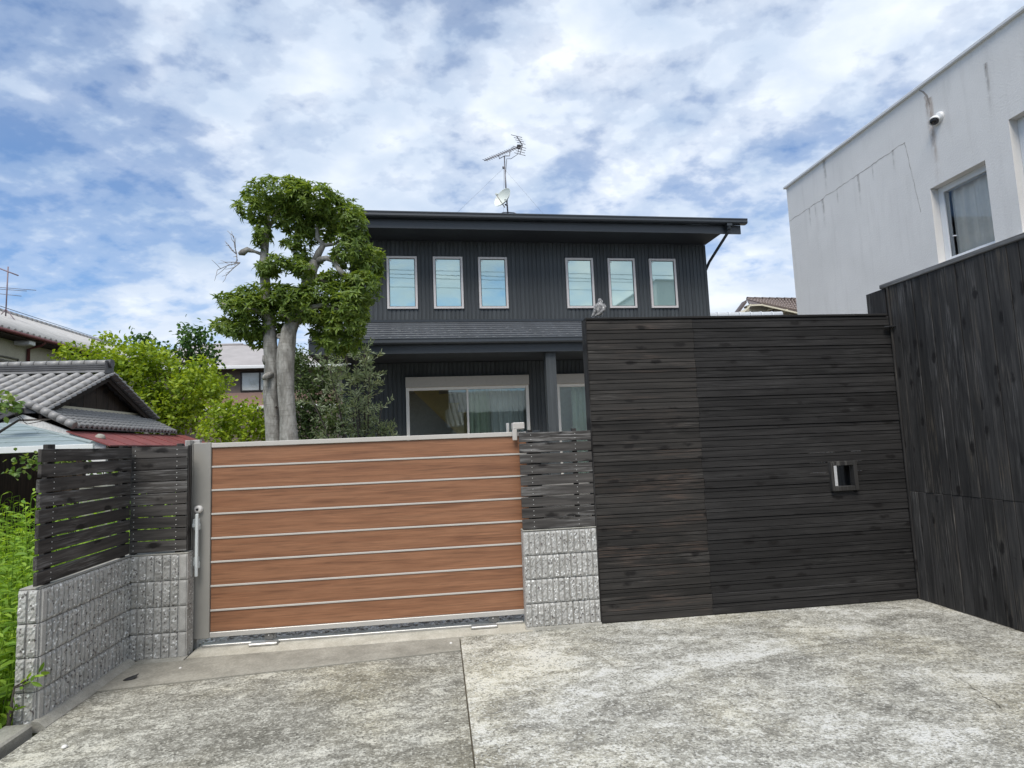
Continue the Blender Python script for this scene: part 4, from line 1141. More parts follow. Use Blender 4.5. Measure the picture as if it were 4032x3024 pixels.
# ================================================================== hawk figure on the plank wall
def bird():
    bx, by, bz = 1.445, 5.055, 2.612
    mb = MB()
    rings = [(0.003, 0.016, .190, .002, .002), (0.003, .015, .187, .011, .012), (.004, .013, .178, .018, .019), (.004, .011, .166, .0205, .022), (.003, .008, .154, .020, .022), (0.0, .004, .145, .023, .023),
             (-.006, 0.0, .130, .038, .030), (-.008, -.003, .110, .047, .036), (-.012, -.004, .088, .046, .037), (-.021, -.004, .066, .036, .032), (-.038, -.003, .046, .024, .022), (-.058, -.002, .024, .017, .013), (-.076, 0, .007, .014, .008), (-.080, 0, .003, .004, .003)]
    seg = 16; vs = []; fs = []
    for (x, y, z, rx, ry) in rings:
        for k in range(seg):
            t = 2*math.pi*k/seg; vs.append((bx+x+rx*math.cos(t), by+y+ry*math.sin(t), bz+z))
    n = len(rings)
    for i in range(n-1):
        for k in range(seg): fs.append((i*seg+k, i*seg+(k+1) % seg, (i+1)*seg+(k+1) % seg, (i+1)*seg+k))
    fs.append(tuple(range(seg))); fs.append(tuple((n-1)*seg+k for k in range(seg)))
    mb.add(vs, fs, True)
    # folded wings lying over the back and tail
    for sx, path in ((-1, [(-.036, -.022, .128), (-.048, -.026, .100), (-.056, -.024, .068), (-.070, -.016, .040), (-.086, -.008, .018)]), (1, [(.026, -.020, .128), (.032, -.028, .100), (.020, -.032, .072), (-.018, -.024, .046), (-.060, -.012, .022)])):
        mb.tube([(bx+x, by+y, bz+z) for x, y, z in path], [.014, .018, .017, .012, .004], 10)
    # legs and feet
    mb.tube([(bx+.004, by+.002, bz+.072), (bx+.010, by, bz+.045), (bx+.006, by, bz+.020), (bx+.004, by, bz+.004)], [.018, .016, .010, .005], 10)
    mb.tube([(bx-.024, by+.004, bz+.060), (bx-.020, by, bz+.036), (bx-.022, by, bz+.016), (bx-.022, by, bz+.004)], [.016, .012, .008, .005], 10)
    for fx in (.004, -.022):
        for a in (-0.5, 0.15, 0.8, 3.0):
            mb.tube([(bx+fx, by, bz+.005), (bx+fx+.010*math.sin(a+0.8), by+.010*math.cos(a+0.8), bz+.006), (bx+fx+.018*math.sin(a+0.8), by+.018*math.cos(a+0.8), bz+.002)], [.004, .0035, .002], 6)
    # beak, turned away to the right
    mb.tube([(bx+.018, by+.022, bz+.170), (bx+.027, by+.032, bz+.166), (bx+.029, by+.035, bz+.158)], [.008, .005, .0015], 8)
    o = mb.build('bird', M['feather_grey'], None, origin=(bx, by, bz))
    rm = o.modifiers.new('fuse', 'REMESH'); rm.mode = 'VOXEL'; rm.voxel_size = 0.0028; rm.use_smooth_shade = True
    tag(o, 'grey mottled hawk perched on the left end of the black plank wall, seen from behind', 'bird')
    ck = MB(); ck.lathe([(0.0, .006), (.005, .005), (.009, .002), (.010, 0.0)], (bx+.0205, by+.004, bz+.160), (1, -0.35, 0), 10)
    c = ck.build('cheek_patch', M['white_plastic'], None)
    c.parent = o; c.location = Vector(c.location)-o.location
bird()

# ================================================================== trees
def unit(v): return v/(np.linalg.norm(v, axis=-1, keepdims=True)+1e-9)

def rosette_crown(blobs, density, L, W, nl, seed, shell=0.55, droop=0.25):
    """whorls of leaves near the outer part of each ellipsoid (cx,cy,cz,rx,ry,rz)"""
    rg = np.random.default_rng(seed)
    B, D, N_, LL, WW_ = [], [], [], [], []
    for (cx, cy, cz, rx, ry, rz_) in blobs:
        area = 4*math.pi*((rx*ry)**1.6/3+(rx*rz_)**1.6/3+(ry*rz_)**1.6/3)**(1/1.6)
        n = int(area*density)
        d = unit(rg.normal(size=(n, 3)))
        rad = shell+(1-shell)*rg.random((n, 1))**0.5
        P = np.array([cx, cy, cz])+d*rad*np.array([rx, ry, rz_])
        ax = unit(d*np.array([1/rx, 1/ry, 1/rz_])*min(rx, rz_)+np.array([0, 0, 0.7])+rg.normal(size=(n, 3))*0.35)
        for p, a in zip(P, ax):
            k = rg.integers(nl-2, nl+3)
            th = rg.uniform(0, 6.28)+np.arange(k)*2.4
            u = np.cross(a, [0.3, 0.2, 0.9]); u /= np.linalg.norm(u)+1e-9; w = np.cross(a, u)
            sp = rg.uniform(0.5, 1.25, k)
            dirs = a[None]*np.cos(sp)[:, None]+(u[None]*np.cos(th)[:, None]+w[None]*np.sin(th)[:, None])*np.sin(sp)[:, None]
            dirs[:, 2] -= 0.18
            B.append(np.repeat(p[None], k, 0)-a*0.02*rg.random((k, 1))); D.append(dirs); N_.append(np.repeat(a[None], k, 0)+rg.normal(size=(k, 3))*0.15)
            sz = rg.uniform(.75, 1.2); LL.append(L*sz*rg.uniform(0.55, 1.2, k)); WW_.append(W*sz*rg.uniform(0.75, 1.25, k))
    mb = MB(); mb.leaves(np.concatenate(B), np.concatenate(D), np.concatenate(N_), np.concatenate(LL), np.concatenate(WW_), 0.22, droop)
    return mb

# --- twin-trunk evergreen behind the gate (plane y about 8)
S3 = 0.00239                                             # metres per measured unit on the tree's own plane
tr = thing('evergreen_tree', 'twin-trunked evergreen tree with glossy leaves standing behind the gate', 'tree', (-2.05, 8.0, -0.01))
b = MB(); b.tube([(-2.158, 8.000, 0.035), (-2.159, 8.000, 1.688), (-2.194, 8.000, 2.336), (-2.194, 8.000, 2.700), (-2.213, 8.000, 2.945), (-2.223, 8.000, 3.192), (-2.254, 8.000, 3.564), (-2.278, 8.000, 3.839), (-2.285, 8.000, 4.166), (-2.262, 8.000, 4.446), (-2.232, 8.000, 4.727)],
                 [0.115, 0.098, 0.092, 0.090, 0.085, 0.080, 0.068, 0.060, 0.054, 0.042, 0.02], 22, rough=0.30, seed=1); b.build('trunk', M['grey_bark'], tr)
b = MB(); b.tube([(-1.904, 7.930, 0.034), (-1.946, 7.930, 1.632), (-1.968, 7.930, 1.964), (-1.991, 7.930, 2.324), (-2.004, 7.940, 2.687), (-1.995, 7.950, 2.859), (-1.965, 7.970, 3.132), (-1.889, 8.000, 3.335), (-1.774, 8.020, 3.665), (-1.703, 8.030, 3.921), (-1.642, 8.030, 4.099)],
                 [0.145, 0.122, 0.104, 0.100, 0.104, 0.098, 0.102, 0.080, 0.082, 0.075, 0.062], 22, rough=0.32, seed=4); b.build('trunk', M['grey_bark'], tr)
for path, rad in (([(-1.642, 8.030, 4.073), (-1.575, 8.000, 4.204), (-1.510, 7.980, 4.313), (-1.590, 7.960, 4.382), (-1.592, 8.000, 4.577), (-1.532, 8.050, 4.831)], [.055, .048, .042, .034, .026, .012]),
                  ([(-1.604, 8.020, 4.096), (-1.470, 7.950, 4.111), (-1.366, 7.900, 4.057), (-1.288, 7.860, 3.919), (-1.228, 7.850, 3.853)], [.05, .036, .032, .036, .042]),
                  ([(-1.510, 7.980, 4.300), (-1.370, 7.940, 4.299), (-1.246, 7.920, 4.369), (-1.127, 7.950, 4.560)], [.03, .022, .016, .008]),
                  ([(-1.703, 8.030, 3.921), (-1.452, 8.100, 3.786), (-1.191, 8.150, 3.746), (-0.997, 8.200, 3.863)], [.05, .036, .025, .012]),
                  ([(-1.965, 7.970, 3.305), (-1.749, 7.900, 3.410), (-1.494, 7.800, 3.433), (-1.253, 7.750, 3.345)], [.05, .036, .025, .012]),
                  ([(-2.218, 8.000, 3.315), (-2.375, 7.900, 3.393), (-2.587, 7.850, 3.408), (-2.769, 7.850, 3.483)], [.04, .030, .02, .008]),
                  ([(-2.255, 8.000, 4.497), (-2.125, 8.000, 4.754), (-1.957, 8.000, 4.962)], [.03, .022, .01]),
                  ([(-2.314, 8.000, 4.179), (-2.393, 7.950, 4.200), (-2.480, 7.930, 4.219), (-2.535, 7.920, 4.178), (-2.588, 7.920, 4.160)], [.022, .018, .034, .042, .018])):
    MB().tube(path, rad, 10, rough=0.2, seed=path[0][0]*9).build('branch', M['grey_bark'], tr)
for path, rad in (([(-2.175, 7.930, 2.545), (-2.204, 7.870, 2.534), (-2.229, 7.840, 2.507), (-2.242, 7.830, 2.473)], [.045, .038, .036, .030]),
                  ([(-2.253, 7.980, 2.699), (-2.268, 7.950, 2.743), (-2.273, 7.950, 2.804)], [.04, .030, .016]),
                  ([(-1.901, 7.950, 3.238), (-1.931, 7.880, 3.273), (-1.967, 7.840, 3.306), (-2.054, 7.820, 3.308)], [.03, .022, .016, .009])):
    MB().tube(path, rad, 12, rough=0.35, seed=path[0][0]*7).build('branch_stub', M['grey_bark'], tr)
for q, r_ in (((-1.992, 7.865, 2.850), .032), ((-2.062, 7.885, 3.044), .024), ((-2.102, 7.900, 2.115), .011)):
    MB().lathe([(r_*1.5, -.02), (r_*1.45, .004), (r_*1.1, .012), (r_*.8, .004), (0, -.006)], q, (0.05, -1, 0), 14).build('knot', M['grey_bark'] if r_ > .02 else M['bark_dark'], tr)
rt = random.Random(8)
b = MB()
def twig(p, d, l, r, depth):
    q = p+d*l; mid = p.lerp(q, .5)+Vector((rt.uniform(-1, 1), rt.uniform(-1, 1), rt.uniform(-1, 1)))*l*0.08
    b.tube([p, mid, q], [r, r*.8, r*.55], 5)
    if depth:
        for t in (0.35, 0.6, 0.85, 1.0):
            nd = (d+Vector((rt.uniform(-.8, .8), rt.uniform(-.6, .6), rt.uniform(-.8, .8)))).normalized()
            twig(p.lerp(q, t), nd, l*rt.uniform(.35, .6), r*.55, depth-1)
p0 = Vector((-2.615, 7.920, 4.160))
for d, l in (((-.15, 0, 1), .24), ((.05, 0, -1), .10), ((-.5, 0, .6), .16)): twig(p0, Vector(d).normalized(), l, .008, 1)
p1 = Vector((-2.569, 7.920, 4.041))
for d, l in (((-1, 0, -.35), .30), ((-.9, 0, -.9), .24), ((-1, .2, .1), .20)): twig(p1, Vector(d).normalized(), l, .007, 1)
b.build('dead_twigs', M['twig_grey'], tr)
BL = [(-2.090, 7.958, 4.981, 0.454, 0.463, 0.227), (-1.806, 7.868, 5.060, 0.167, 0.203, 0.131), (-2.414, 7.859, 4.744, 0.203, 0.244, 0.155), (-1.644, 7.889, 4.866, 0.430, 0.447, 0.227), (-1.347, 8.114, 4.780, 0.359, 0.406, 0.239), (-1.094, 7.891, 4.538, 0.179, 0.301, 0.263), (-2.300, 7.949, 4.452, 0.120, 0.244, 0.239), (-1.929, 8.081, 4.684, 0.311, 0.325, 0.167), (-1.843, 8.017, 4.351, 0.215, 0.236, 0.131), (-1.611, 8.193, 4.597, 0.311, 0.325, 0.167), (-1.162, 7.995, 4.215, 0.287, 0.390, 0.287), (-0.878, 7.966, 4.167, 0.179, 0.195, 0.108), (-0.915, 8.050, 3.974, 0.203, 0.260, 0.179), (-1.007, 7.875, 3.671, 0.275, 0.349, 0.239), (-1.124, 8.177, 3.416, 0.179, 0.284, 0.239), (-2.039, 7.945, 4.010, 0.299, 0.284, 0.120), (-2.229, 7.951, 3.950, 0.143, 0.171, 0.108), (-1.737, 8.080, 4.154, 0.167, 0.195, 0.120), (-1.735, 7.847, 3.916, 0.143, 0.171, 0.108), (-2.214, 8.071, 3.606, 0.502, 0.463, 0.179), (-2.759, 8.154, 3.582, 0.227, 0.228, 0.108), (-2.430, 7.929, 3.425, 0.359, 0.349, 0.155), (-2.794, 8.197, 3.240, 0.227, 0.236, 0.120), (-2.477, 8.013, 3.173, 0.311, 0.317, 0.155), (-2.228, 8.121, 3.266, 0.287, 0.317, 0.179), (-1.909, 7.986, 3.557, 0.382, 0.390, 0.191), (-1.571, 7.957, 3.596, 0.359, 0.366, 0.179), (-1.513, 7.899, 3.382, 0.311, 0.333, 0.179), (-1.187, 7.783, 3.425, 0.287, 0.341, 0.215), (-1.203, 7.870, 3.174, 0.263, 0.301, 0.179), (-1.527, 8.215, 3.173, 0.215, 0.219, 0.108), (-1.372, 8.015, 2.956, 0.263, 0.268, 0.131), (-1.151, 7.983, 2.971, 0.143, 0.195, 0.143), (-2.409, 8.176, 3.054, 0.108, 0.141, 0.100), (-1.369, 8.046, 3.822, 0.287, 0.284, 0.131), (-1.744, 8.210, 3.406, 0.263, 0.276, 0.143), (-1.898, 7.937, 3.371, 0.215, 0.244, 0.143)]
cr = rosette_crown([(*q[:3], q[3]*.99, q[4]*.88, q[5]*.98) for q in BL], 125, 0.084, 0.028, 8, 3, shell=0.45, droop=0.60)
tag(cr.build('crown', M['leaf_glossy'], tr, origin=(-1.9, 8, 3)), kind='stuff')

# --- generic leafy mass: leaf-size faces on twigs inside ellipsoids
def leaf_mass(blobs, density, L, W, seed, up=0.4, clump=6, spread=0.10, shell=0.35, droop=0.1):
    rg = np.random.default_rng(seed); B, D, N_ = [], [], []
    for (cx, cy, cz, rx, ry, rz_) in blobs:
        n = max(6, int((rx*ry+ry*rz_+rx*rz_)*4*density))
        d = unit(rg.normal(size=(n, 3))); rad = shell+(1-shell)*rg.random((n, 1))**0.45
        P = np.array([cx, cy, cz])+d*rad*np.array([rx, ry, rz_])
        ax = unit(d+np.array([0, 0, up])+rg.normal(size=(n, 3))*0.4)
        for _ in range(clump):
            B.append(P+ax*spread*rg.uniform(-.6, 1, (n, 1))+rg.normal(size=(n, 3))*spread*0.45)
            dd_ = unit(ax*0.5+rg.normal(size=(n, 3))*0.8); dd_[:, 2] -= droop; D.append(dd_)
            N_.append(unit(np.array([0, 0, 1.0])+d*0.6+rg.normal(size=(n, 3))*0.5))
    B = np.concatenate(B); n = len(B)
    return MB().leaves(B, np.concatenate(D), np.concatenate(N_), L*rg.uniform(.6, 1.25, n), W*rg.uniform(.7, 1.2, n), 0.15, 0.1)

def tree(name, label, loc, trunk, blobs, mat, density, L, W, seed, group=None, bark='bark_dark', limbs=4, tr=0.10, **kw):
    t = thing(name, label, 'tree' if 'tree' in name else 'shrub', loc, 0, group)
    rl_ = random.Random(seed)
    MB().tube(trunk, [tr*(1-0.7*i/(len(trunk)-1)) for i in range(len(trunk))], 10, rough=0.2, seed=seed).build('trunk', M[bark], t)
    top_ = Vector(trunk[-1])
    for bl_ in rl_.sample(blobs, min(limbs, len(blobs))):
        c_ = Vector(bl_[:3]); mid = top_.lerp(c_, .5)+Vector((0, 0, -0.15))
        MB().tube([top_, mid, c_], [tr*.4, tr*.28, tr*.1], 7).build('branch', M[bark], t)
    o = leaf_mass(blobs, density, L, W, seed, **kw).build('crown', M[mat], t, origin=loc)
    tag(o, kind='stuff')
    return t

# --- olive by the house, and the dark hedge shrub behind the trunks: twig based
def twiggy(name, label, loc, stems, mat, seed, L, W, tw_n, tw_len, bark='bark_dark', leaf_gap=0.02):
    t = thing(name, label, 'shrub', loc)
    rg = random.Random(seed); st_ = MB(); B, D, N_ = [], [], []
    def shoot(p, d, l):
        n = max(3, int(l/leaf_gap)); pts = [p]
        for i in range(n):
            d = (d+Vector((rg.gauss(0, .08), rg.gauss(0, .08), rg.gauss(0, .08)+.02))).normalized()
            p = p+d*leaf_gap; pts.append(p)
            sd_ = d.cross(Vector((rg.gauss(0, 1), rg.gauss(0, 1), rg.gauss(0, 1)))).normalized()
            for sg in (1, -1):
                B.append(p[:]); D.append((d*0.75+sd_*sg*0.8)[:]); N_.append((d.cross(sd_)+Vector((0, 0, .3)))[:])
        st_.tube([pts[0], pts[len(pts)//2], pts[-1]], [.005, .004, .002], 4, cap=False)
    for path in stems:
        path = [Vector(q) for q in path]
        st_.tube(path, [0.022*(1-0.8*i/(len(path)-1)) for i in range(len(path))], 7)
        for _ in range(tw_n):
            u = rg.random()**0.8*(len(path)-1); i = min(int(u), len(path)-2)
            p = path[i].lerp(path[i+1], u-i); d = (path[i+1]-path[i]).normalized()
            dr = (d*0.5+Vector((rg.gauss(0, .8), rg.gauss(0, .8), rg.gauss(.15, .5)))).normalized()
            shoot(p, dr, tw_len*rg.uniform(.5, 1.3))
    st_.build('stem', M[bark], t)
    n = len(B); r_ = np.random.default_rng(seed)
    o = MB().leaves(np.array(B), np.array(D), np.array(N_), L*r_.uniform(.6, 1.2, n), W*r_.uniform(.7, 1.2, n), 0.1, 0.08).build('foliage', M[mat], t, origin=loc)
    tag(o, kind='stuff')
    return t

random.seed(31)
ol = []
ox, oy = -1.22, 9.6
for a, lean, hh in ((0, (-.25, 0.1), 3.15), (1, (-.1, 0), 3.05), (2, (.10, -.1), 2.75), (3, (.26, -.1), 2.2), (4, (-.5, .2), 2.9), (5, (.34, 0), 1.95), (6, (0, .2), 3.2), (7, (-.1, -.2), 2.6), (8, (-.75, .1), 2.45)):
    ol.append([(ox, oy, 0), (ox+lean[0]*.45, oy+lean[1]*.4, hh*.45), (ox+lean[0]*.85, oy+lean[1]*.8, hh*.8), (ox+lean[0]*1.15, oy+lean[1], hh)])
twiggy('olive_tree', 'olive tree with narrow grey-green leaves growing beside the dark house', (ox, oy, 0), ol, 'leaf_olive', 5, 0.086, 0.021, 32, 0.29, leaf_gap=0.032)
bpy.data.objects['olive_tree']['category'] = 'tree'
he = [(-2.483, 10.458, 2.836, 0.225, 0.248, 0.270), (-2.390, 10.810, 3.150, 0.210, 0.210, 0.210), (-2.393, 10.430, 2.479, 0.247, 0.259, 0.270), (-2.160, 10.746, 2.680, 0.255, 0.266, 0.278), (-2.272, 10.648, 2.226, 0.275, 0.275, 0.275), (-1.961, 10.841, 2.409, 0.257, 0.269, 0.280), (-2.485, 10.822, 1.928, 0.280, 0.280, 0.280), (-2.066, 10.680, 1.909, 0.276, 0.276, 0.276), (-1.710, 10.369, 2.018, 0.223, 0.246, 0.268), (-2.501, 10.362, 3.175, 0.134, 0.145, 0.156), (-1.954, 10.587, 2.882, 0.183, 0.194, 0.205), (-2.386, 10.760, 1.611, 0.278, 0.255, 0.232), (-1.886, 10.391, 1.592, 0.269, 0.246, 0.224)]
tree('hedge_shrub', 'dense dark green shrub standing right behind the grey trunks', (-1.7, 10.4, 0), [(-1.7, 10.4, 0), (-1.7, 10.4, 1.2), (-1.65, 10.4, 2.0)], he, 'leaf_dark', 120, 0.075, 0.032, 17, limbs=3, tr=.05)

# --- bright maples and greener trees beyond the neighbour's roof
m1 = [(-11.158, 21.366, 4.692, 0.645, 0.599, 0.553), (-10.135, 20.755, 4.670, 0.805, 0.671, 0.537), (-9.687, 21.158, 4.803, 0.730, 0.616, 0.502), (-10.823, 20.610, 3.911, 0.533, 0.489, 0.444), (-10.331, 21.193, 3.956, 0.914, 0.776, 0.639), (-9.520, 21.542, 4.145, 1.021, 0.882, 0.743), (-9.885, 20.961, 3.239, 0.904, 0.723, 0.542), (-9.379, 22.017, 3.472, 1.044, 0.854, 0.664), (-8.187, 20.700, 3.847, 0.714, 0.625, 0.535), (-7.979, 20.981, 4.390, 0.543, 0.452, 0.362), (-11.795, 21.064, 4.838, 0.545, 0.477, 0.409), (-12.346, 21.327, 5.061, 0.460, 0.368, 0.276), (-11.410, 21.975, 5.411, 0.426, 0.497, 0.568), (-8.955, 21.237, 2.795, 0.824, 0.641, 0.458), (-8.461, 21.851, 3.073, 0.753, 0.659, 0.565), (-10.145, 22.260, 2.612, 0.864, 0.624, 0.384), (-7.589, 20.836, 3.500, 0.449, 0.449, 0.449), (-7.901, 22.155, 4.077, 0.477, 0.406, 0.334), (-11.528, 21.679, 3.338, 0.561, 0.561, 0.561), (-10.999, 21.945, 2.809, 0.568, 0.473, 0.378)]
tree('maple_tree', 'broad yellow-green maple behind the tiled roofs, left of the trunks', (-9.5, 21.5, -0.45), [(-9.5, 21.5, -.45), (-9.4, 21.5, 1.2), (-9.3, 21.5, 2.6)], m1, 'leaf_bright', 13, 0.155, 0.105, 23, limbs=6, clump=8, spread=0.20, up=0.8, shell=0.40)
m2 = [(-5.556, 15.608, 2.299, 0.538, 0.437, 0.336), (-5.004, 15.408, 2.336, 0.531, 0.465, 0.398), (-4.547, 15.096, 2.432, 0.390, 0.358, 0.325), (-5.157, 15.144, 2.579, 0.457, 0.359, 0.261), (-4.807, 15.174, 1.946, 0.589, 0.392, 0.196), (-4.451, 15.178, 2.057, 0.327, 0.294, 0.262), (-5.447, 15.146, 1.970, 0.392, 0.277, 0.163)]
tree('maple_tree', 'lower yellow-green maple just left of the grey trunks behind the gate', (-5.0, 15.5, -0.45), [(-5.0, 15.5, -.45), (-5.0, 15.5, .6), (-5.0, 15.5, 1.4)], m2, 'leaf_bright', 20, 0.115, 0.078, 29, limbs=4, clump=8, spread=0.15, up=0.8)
m3 = [(-9.799, 24.708, 6.244, 0.532, 0.437, 0.341), (-9.542, 25.061, 5.885, 0.486, 0.459, 0.432), (-10.261, 25.271, 5.828, 0.327, 0.381, 0.436), (-9.920, 25.298, 5.299, 0.491, 0.409, 0.327), (-10.403, 25.346, 6.691, 0.175, 0.208, 0.240), (-9.380, 24.617, 6.427, 0.318, 0.286, 0.255), (-9.338, 25.322, 5.395, 0.382, 0.278, 0.175), (-9.675, 24.686, 4.799, 0.426, 0.372, 0.319)]
tree('slender_tree', 'mid-green tree rising before the grey hip roof, touching the evergreen crown', (-11, 25, -0.45), [(-10.9, 25, -.45), (-10.9, 25, 2.5), (-10.8, 25, 4.4)], m3, 'leaf_mid', 16, 0.20, 0.12, 37, limbs=5, clump=5, spread=0.2)
m4 = [(-11.787, 24.572, 6.255, 0.265, 0.249, 0.233), (-11.554, 24.788, 6.085, 0.321, 0.278, 0.235), (-12.170, 25.086, 6.045, 0.195, 0.216, 0.238), (-11.246, 24.548, 5.631, 0.423, 0.328, 0.233), (-10.943, 24.716, 5.651, 0.373, 0.320, 0.266), (-11.788, 24.899, 5.697, 0.322, 0.258, 0.193), (-10.719, 25.322, 5.531, 0.327, 0.300, 0.273)]
tree('slender_tree', 'mid-green tree peeping over the middle of the yellow-green maple', (-14, 25, -0.45), [(-14.2, 25, -.45), (-14.2, 25, 2.5), (-14.1, 25, 4.4)], m4, 'leaf_mid', 16, 0.20, 0.12, 41, limbs=4, clump=5, spread=0.2)

# --- weeds beyond the block wall
def weeds():
    rg = random.Random(77); B, D, N_, LL, WW_ = [], [], [], [], []
    st_ = MB()
    for i in range(900):
        y = rg.uniform(3.2, 9.0); x = -2.66-rg.random()**1.1*(y*0.55)
        if y < 3.8: x -= 0.02
        h = rg.uniform(.75, 1.25)*(1.0 if y > 5 else 0.85)
        if y > 7: h *= 0.95
        top_ = Vector((x+rg.gauss(0, .10), y+rg.gauss(0, .10), -0.45+h*1.35)); base_ = Vector((x, y, -0.45))
        st_.tube([base_, base_.lerp(top_, .5)+Vector((rg.gauss(0, .02), rg.gauss(0, .02), 0)), top_], [.006, .005, .002], 4, cap=False)
        n = rg.randint(14, 20)
        for k in range(n):
            t = 0.25+0.75*k/(n-1); p = base_.lerp(top_, t); a = k*2.4+rg.random()
            dr = Vector((math.cos(a), math.sin(a), rg.uniform(-.1, .6)+0.5*(t > .9)))
            B.append(p[:]); D.append(dr[:]); N_.append((rg.gauss(0, .3), rg.gauss(0, .3), 1)); s_ = (1.15-0.6*t)*rg.uniform(.75, 1.25); LL.append(.135*s_); WW_.append(.050*s_)
    o = MB(); o.leaves(np.array(B), np.array(D), np.array(N_), np.array(LL), np.array(WW_), .15, .28)
    b0 = len(o.v); o.v += st_.v; o.f += [tuple(i+b0 for i in f) for f in st_.f]; o.sm += st_.sm
    tag(o.build('weeds', M['leaf_weed'], None, origin=(-3.5, 6, -0.45)), kind='stuff')
weeds()
# one sprig leaning over the end of the block wall
sp = twiggy('weed_sprig', 'green leafy sprig leaning against the front end of the left block wall', (-2.50, 3.86, -0.4), [[(-2.53, 3.88, -.3), (-2.52, 3.89, 0.0), (-2.49, 3.885, .25)]], 'leaf_weed', 9, .06, .022, 6, .10, leaf_gap=.03)
sp['category'] = 'plant'
# vine hanging at far left on the slate roof
vb = [(-5.766, 8.570, 2.289, 0.166, 0.135, 0.103), (-5.661, 8.574, 2.286, 0.111, 0.111, 0.111), (-5.810, 8.561, 2.375, 0.185, 0.129, 0.074)]
tree('vine', 'leafy vine hanging over the slate roof at the far left', (-5.3, 8.7, 1.9), [(-5.9, 8.6, 1.9), (-5.6, 8.6, 2.1), (-5.2, 8.6, 2.1)], vb, 'leaf_vine', 60, .09, .075, 51, limbs=2, tr=.02, clump=3, spread=.06)
bpy.data.objects['vine']['category'] = 'vine'
vb = [(-4.748, 7.519, 1.537, 0.130, 0.091, 0.052), (-4.959, 7.676, 1.556, 0.116, 0.078, 0.040), (-4.782, 7.685, 1.489, 0.066, 0.053, 0.040), (-4.988, 7.644, 1.425, 0.066, 0.056, 0.046), (-4.292, 7.580, 1.530, 0.294, 0.160, 0.026), (-4.153, 7.589, 1.390, 0.262, 0.144, 0.026)]
tree('climber', 'pale creeper along the fence line under the slate roof eave', (-3.9, 7.6, -.45), [(-3.9, 7.6, -.45), (-3.9, 7.6, .6), (-3.9, 7.6, 1.2)], vb, 'leaf_vine', 60, .07, .05, 53, limbs=2, tr=.02, clump=3, spread=.06)
bpy.data.objects['climber']['category'] = 'climbing plant'

# ================================================================== neighbours on the left
# slate-roofed shed
sd_ = thing('slate_shed', 'low shed with a blue-grey slate hip roof at the left edge', 'shed', (-6.5, 9, -.45))
E0, E1 = (-11.0, 8.0, 1.72), (-4.33, 8.0, 1.72); Rg0, Rg1 = (-11.0, 9.8, 2.115), (-6.40, 9.8, 2.115); Bk = (-4.33, 11.6, 1.72); Bk0 = (-11.0, 11.6, 1.72)
rfb = MB().add([E0, E1, Rg1, Rg0]+[(q[0], q[1], q[2]-.05) for q in (E0, E1, Rg1, Rg0)], [(0, 1, 2, 3), (7, 6, 5, 4), (0, 4, 5, 1), (1, 5, 6, 2), (2, 6, 7, 3), (3, 7, 4, 0)])
srf = rfb.build('roof', M['slate_blue'], sd_)
nr = 6
for i in range(nr):
    t0 = i/nr; t1 = (i+1)/nr
    def rp(t, lx): return (lx, 8.0+1.8*t, 1.72+0.395*t)
    xr0 = -4.33-(6.40-4.33)*t0; xr1 = -4.33-(6.40-4.33)*t1
    x = -7.6+(0.22 if i % 2 else 0)
    while x < xr0-0.05:
        xa, xb = x, min(x+0.455, xr0-0.02)
        vs = []
        for (lx, t, dz_) in ((xa, t0, .018), (xb, t0, .018), (min(xb, xr1) if xb > xr1 else xb, t1, .006), (min(xa, xr1), t1, .006)):
            q = rp(t, lx); vs += [(q[0], q[1]-0.012, q[2]+dz_), (q[0], q[1]-0.012, q[2]+dz_-.014)]
        b = MB().add(vs, [(0, 2, 4, 6), (1, 7, 5, 3), (0, 1, 3, 2), (2, 3, 5, 4), (4, 5, 7, 6), (6, 7, 1, 0)])
        b.build('slate', M['slate_blue'], srf); x += 0.461
MB().tube([Rg0, Rg1, (-4.36, 8.03, 1.745)], 0.03, 8).build('ridge_cap', M['slate_blue'], srf)
MB().cbox(-11, -4.31, 7.94, 7.985, 1.655, 1.735, .004).build('fascia', M['white_trim'], srf)
MB().box(-10.5, -5.9, 10.6, 10.7, -.45, 1.66).build('back_wall', M['old_timber'], sd_)
MB().box(-6.6, -6.53, 9.0, 10.59, -.45, 1.95).build('side_wall', M['old_timber'], sd_)
for x in (-7.0, -4.7): MB().cbox(x-.045, x+.045, 8.15, 8.24, -.45, 1.70, .004).build('post', M['old_timber'], sd_)
bb = MB().cbox(-4.40, -4.02, 7.85, 7.9, -.45, 1.22, .004)
tag(bb.build('grey_board', M['kerb_concrete']), 'dull grey board standing in the weeds under the shed eave', 'board')

# tiled house with dark gable
th = thing('tiled_house', 'old low house with grey round tiles and a dark timber gable', 'house', (-11.5, 16.9, -.45))
GX = -9.1
MB().prism([(14.75, 2.45), (19.0, 2.45), (19.0, 2.80), (16.9, 3.72), (14.75, 2.80)], 'x', -16, GX-0.02).build('gable_core', M['old_timber'], th)
for i in range(15):
    ya = 14.9+i*0.28
    zt = 3.70-abs(ya+.14-16.9)*0.44
    MB().cbox(GX-.019, GX+.002+.004*(i % 2), ya, ya+.276, 2.55, max(zt, 2.6), .003).build('gable_board', M['old_timber'], th)
MB().cbox(GX-.0, GX+.10, 14.85, 18.95, 2.78, 2.86, .01).build('sill_beam', M['cream_trim'], th)
ridgeY, ridgeZ, eaveF, eaveZ = 16.9, 3.84, 14.3, 2.72
slope = (ridgeZ-eaveZ)/(ridgeY-eaveF)
b = MB(); b.prism([(eaveF, eaveZ-.10), (ridgeY, ridgeZ-.10), (19.6, ridgeZ-.10-(19.6-ridgeY)*slope), (19.6, ridgeZ-(19.6-ridgeY)*slope), (ridgeY, ridgeZ), (eaveF, eaveZ)], 'x', -16, GX+.28)
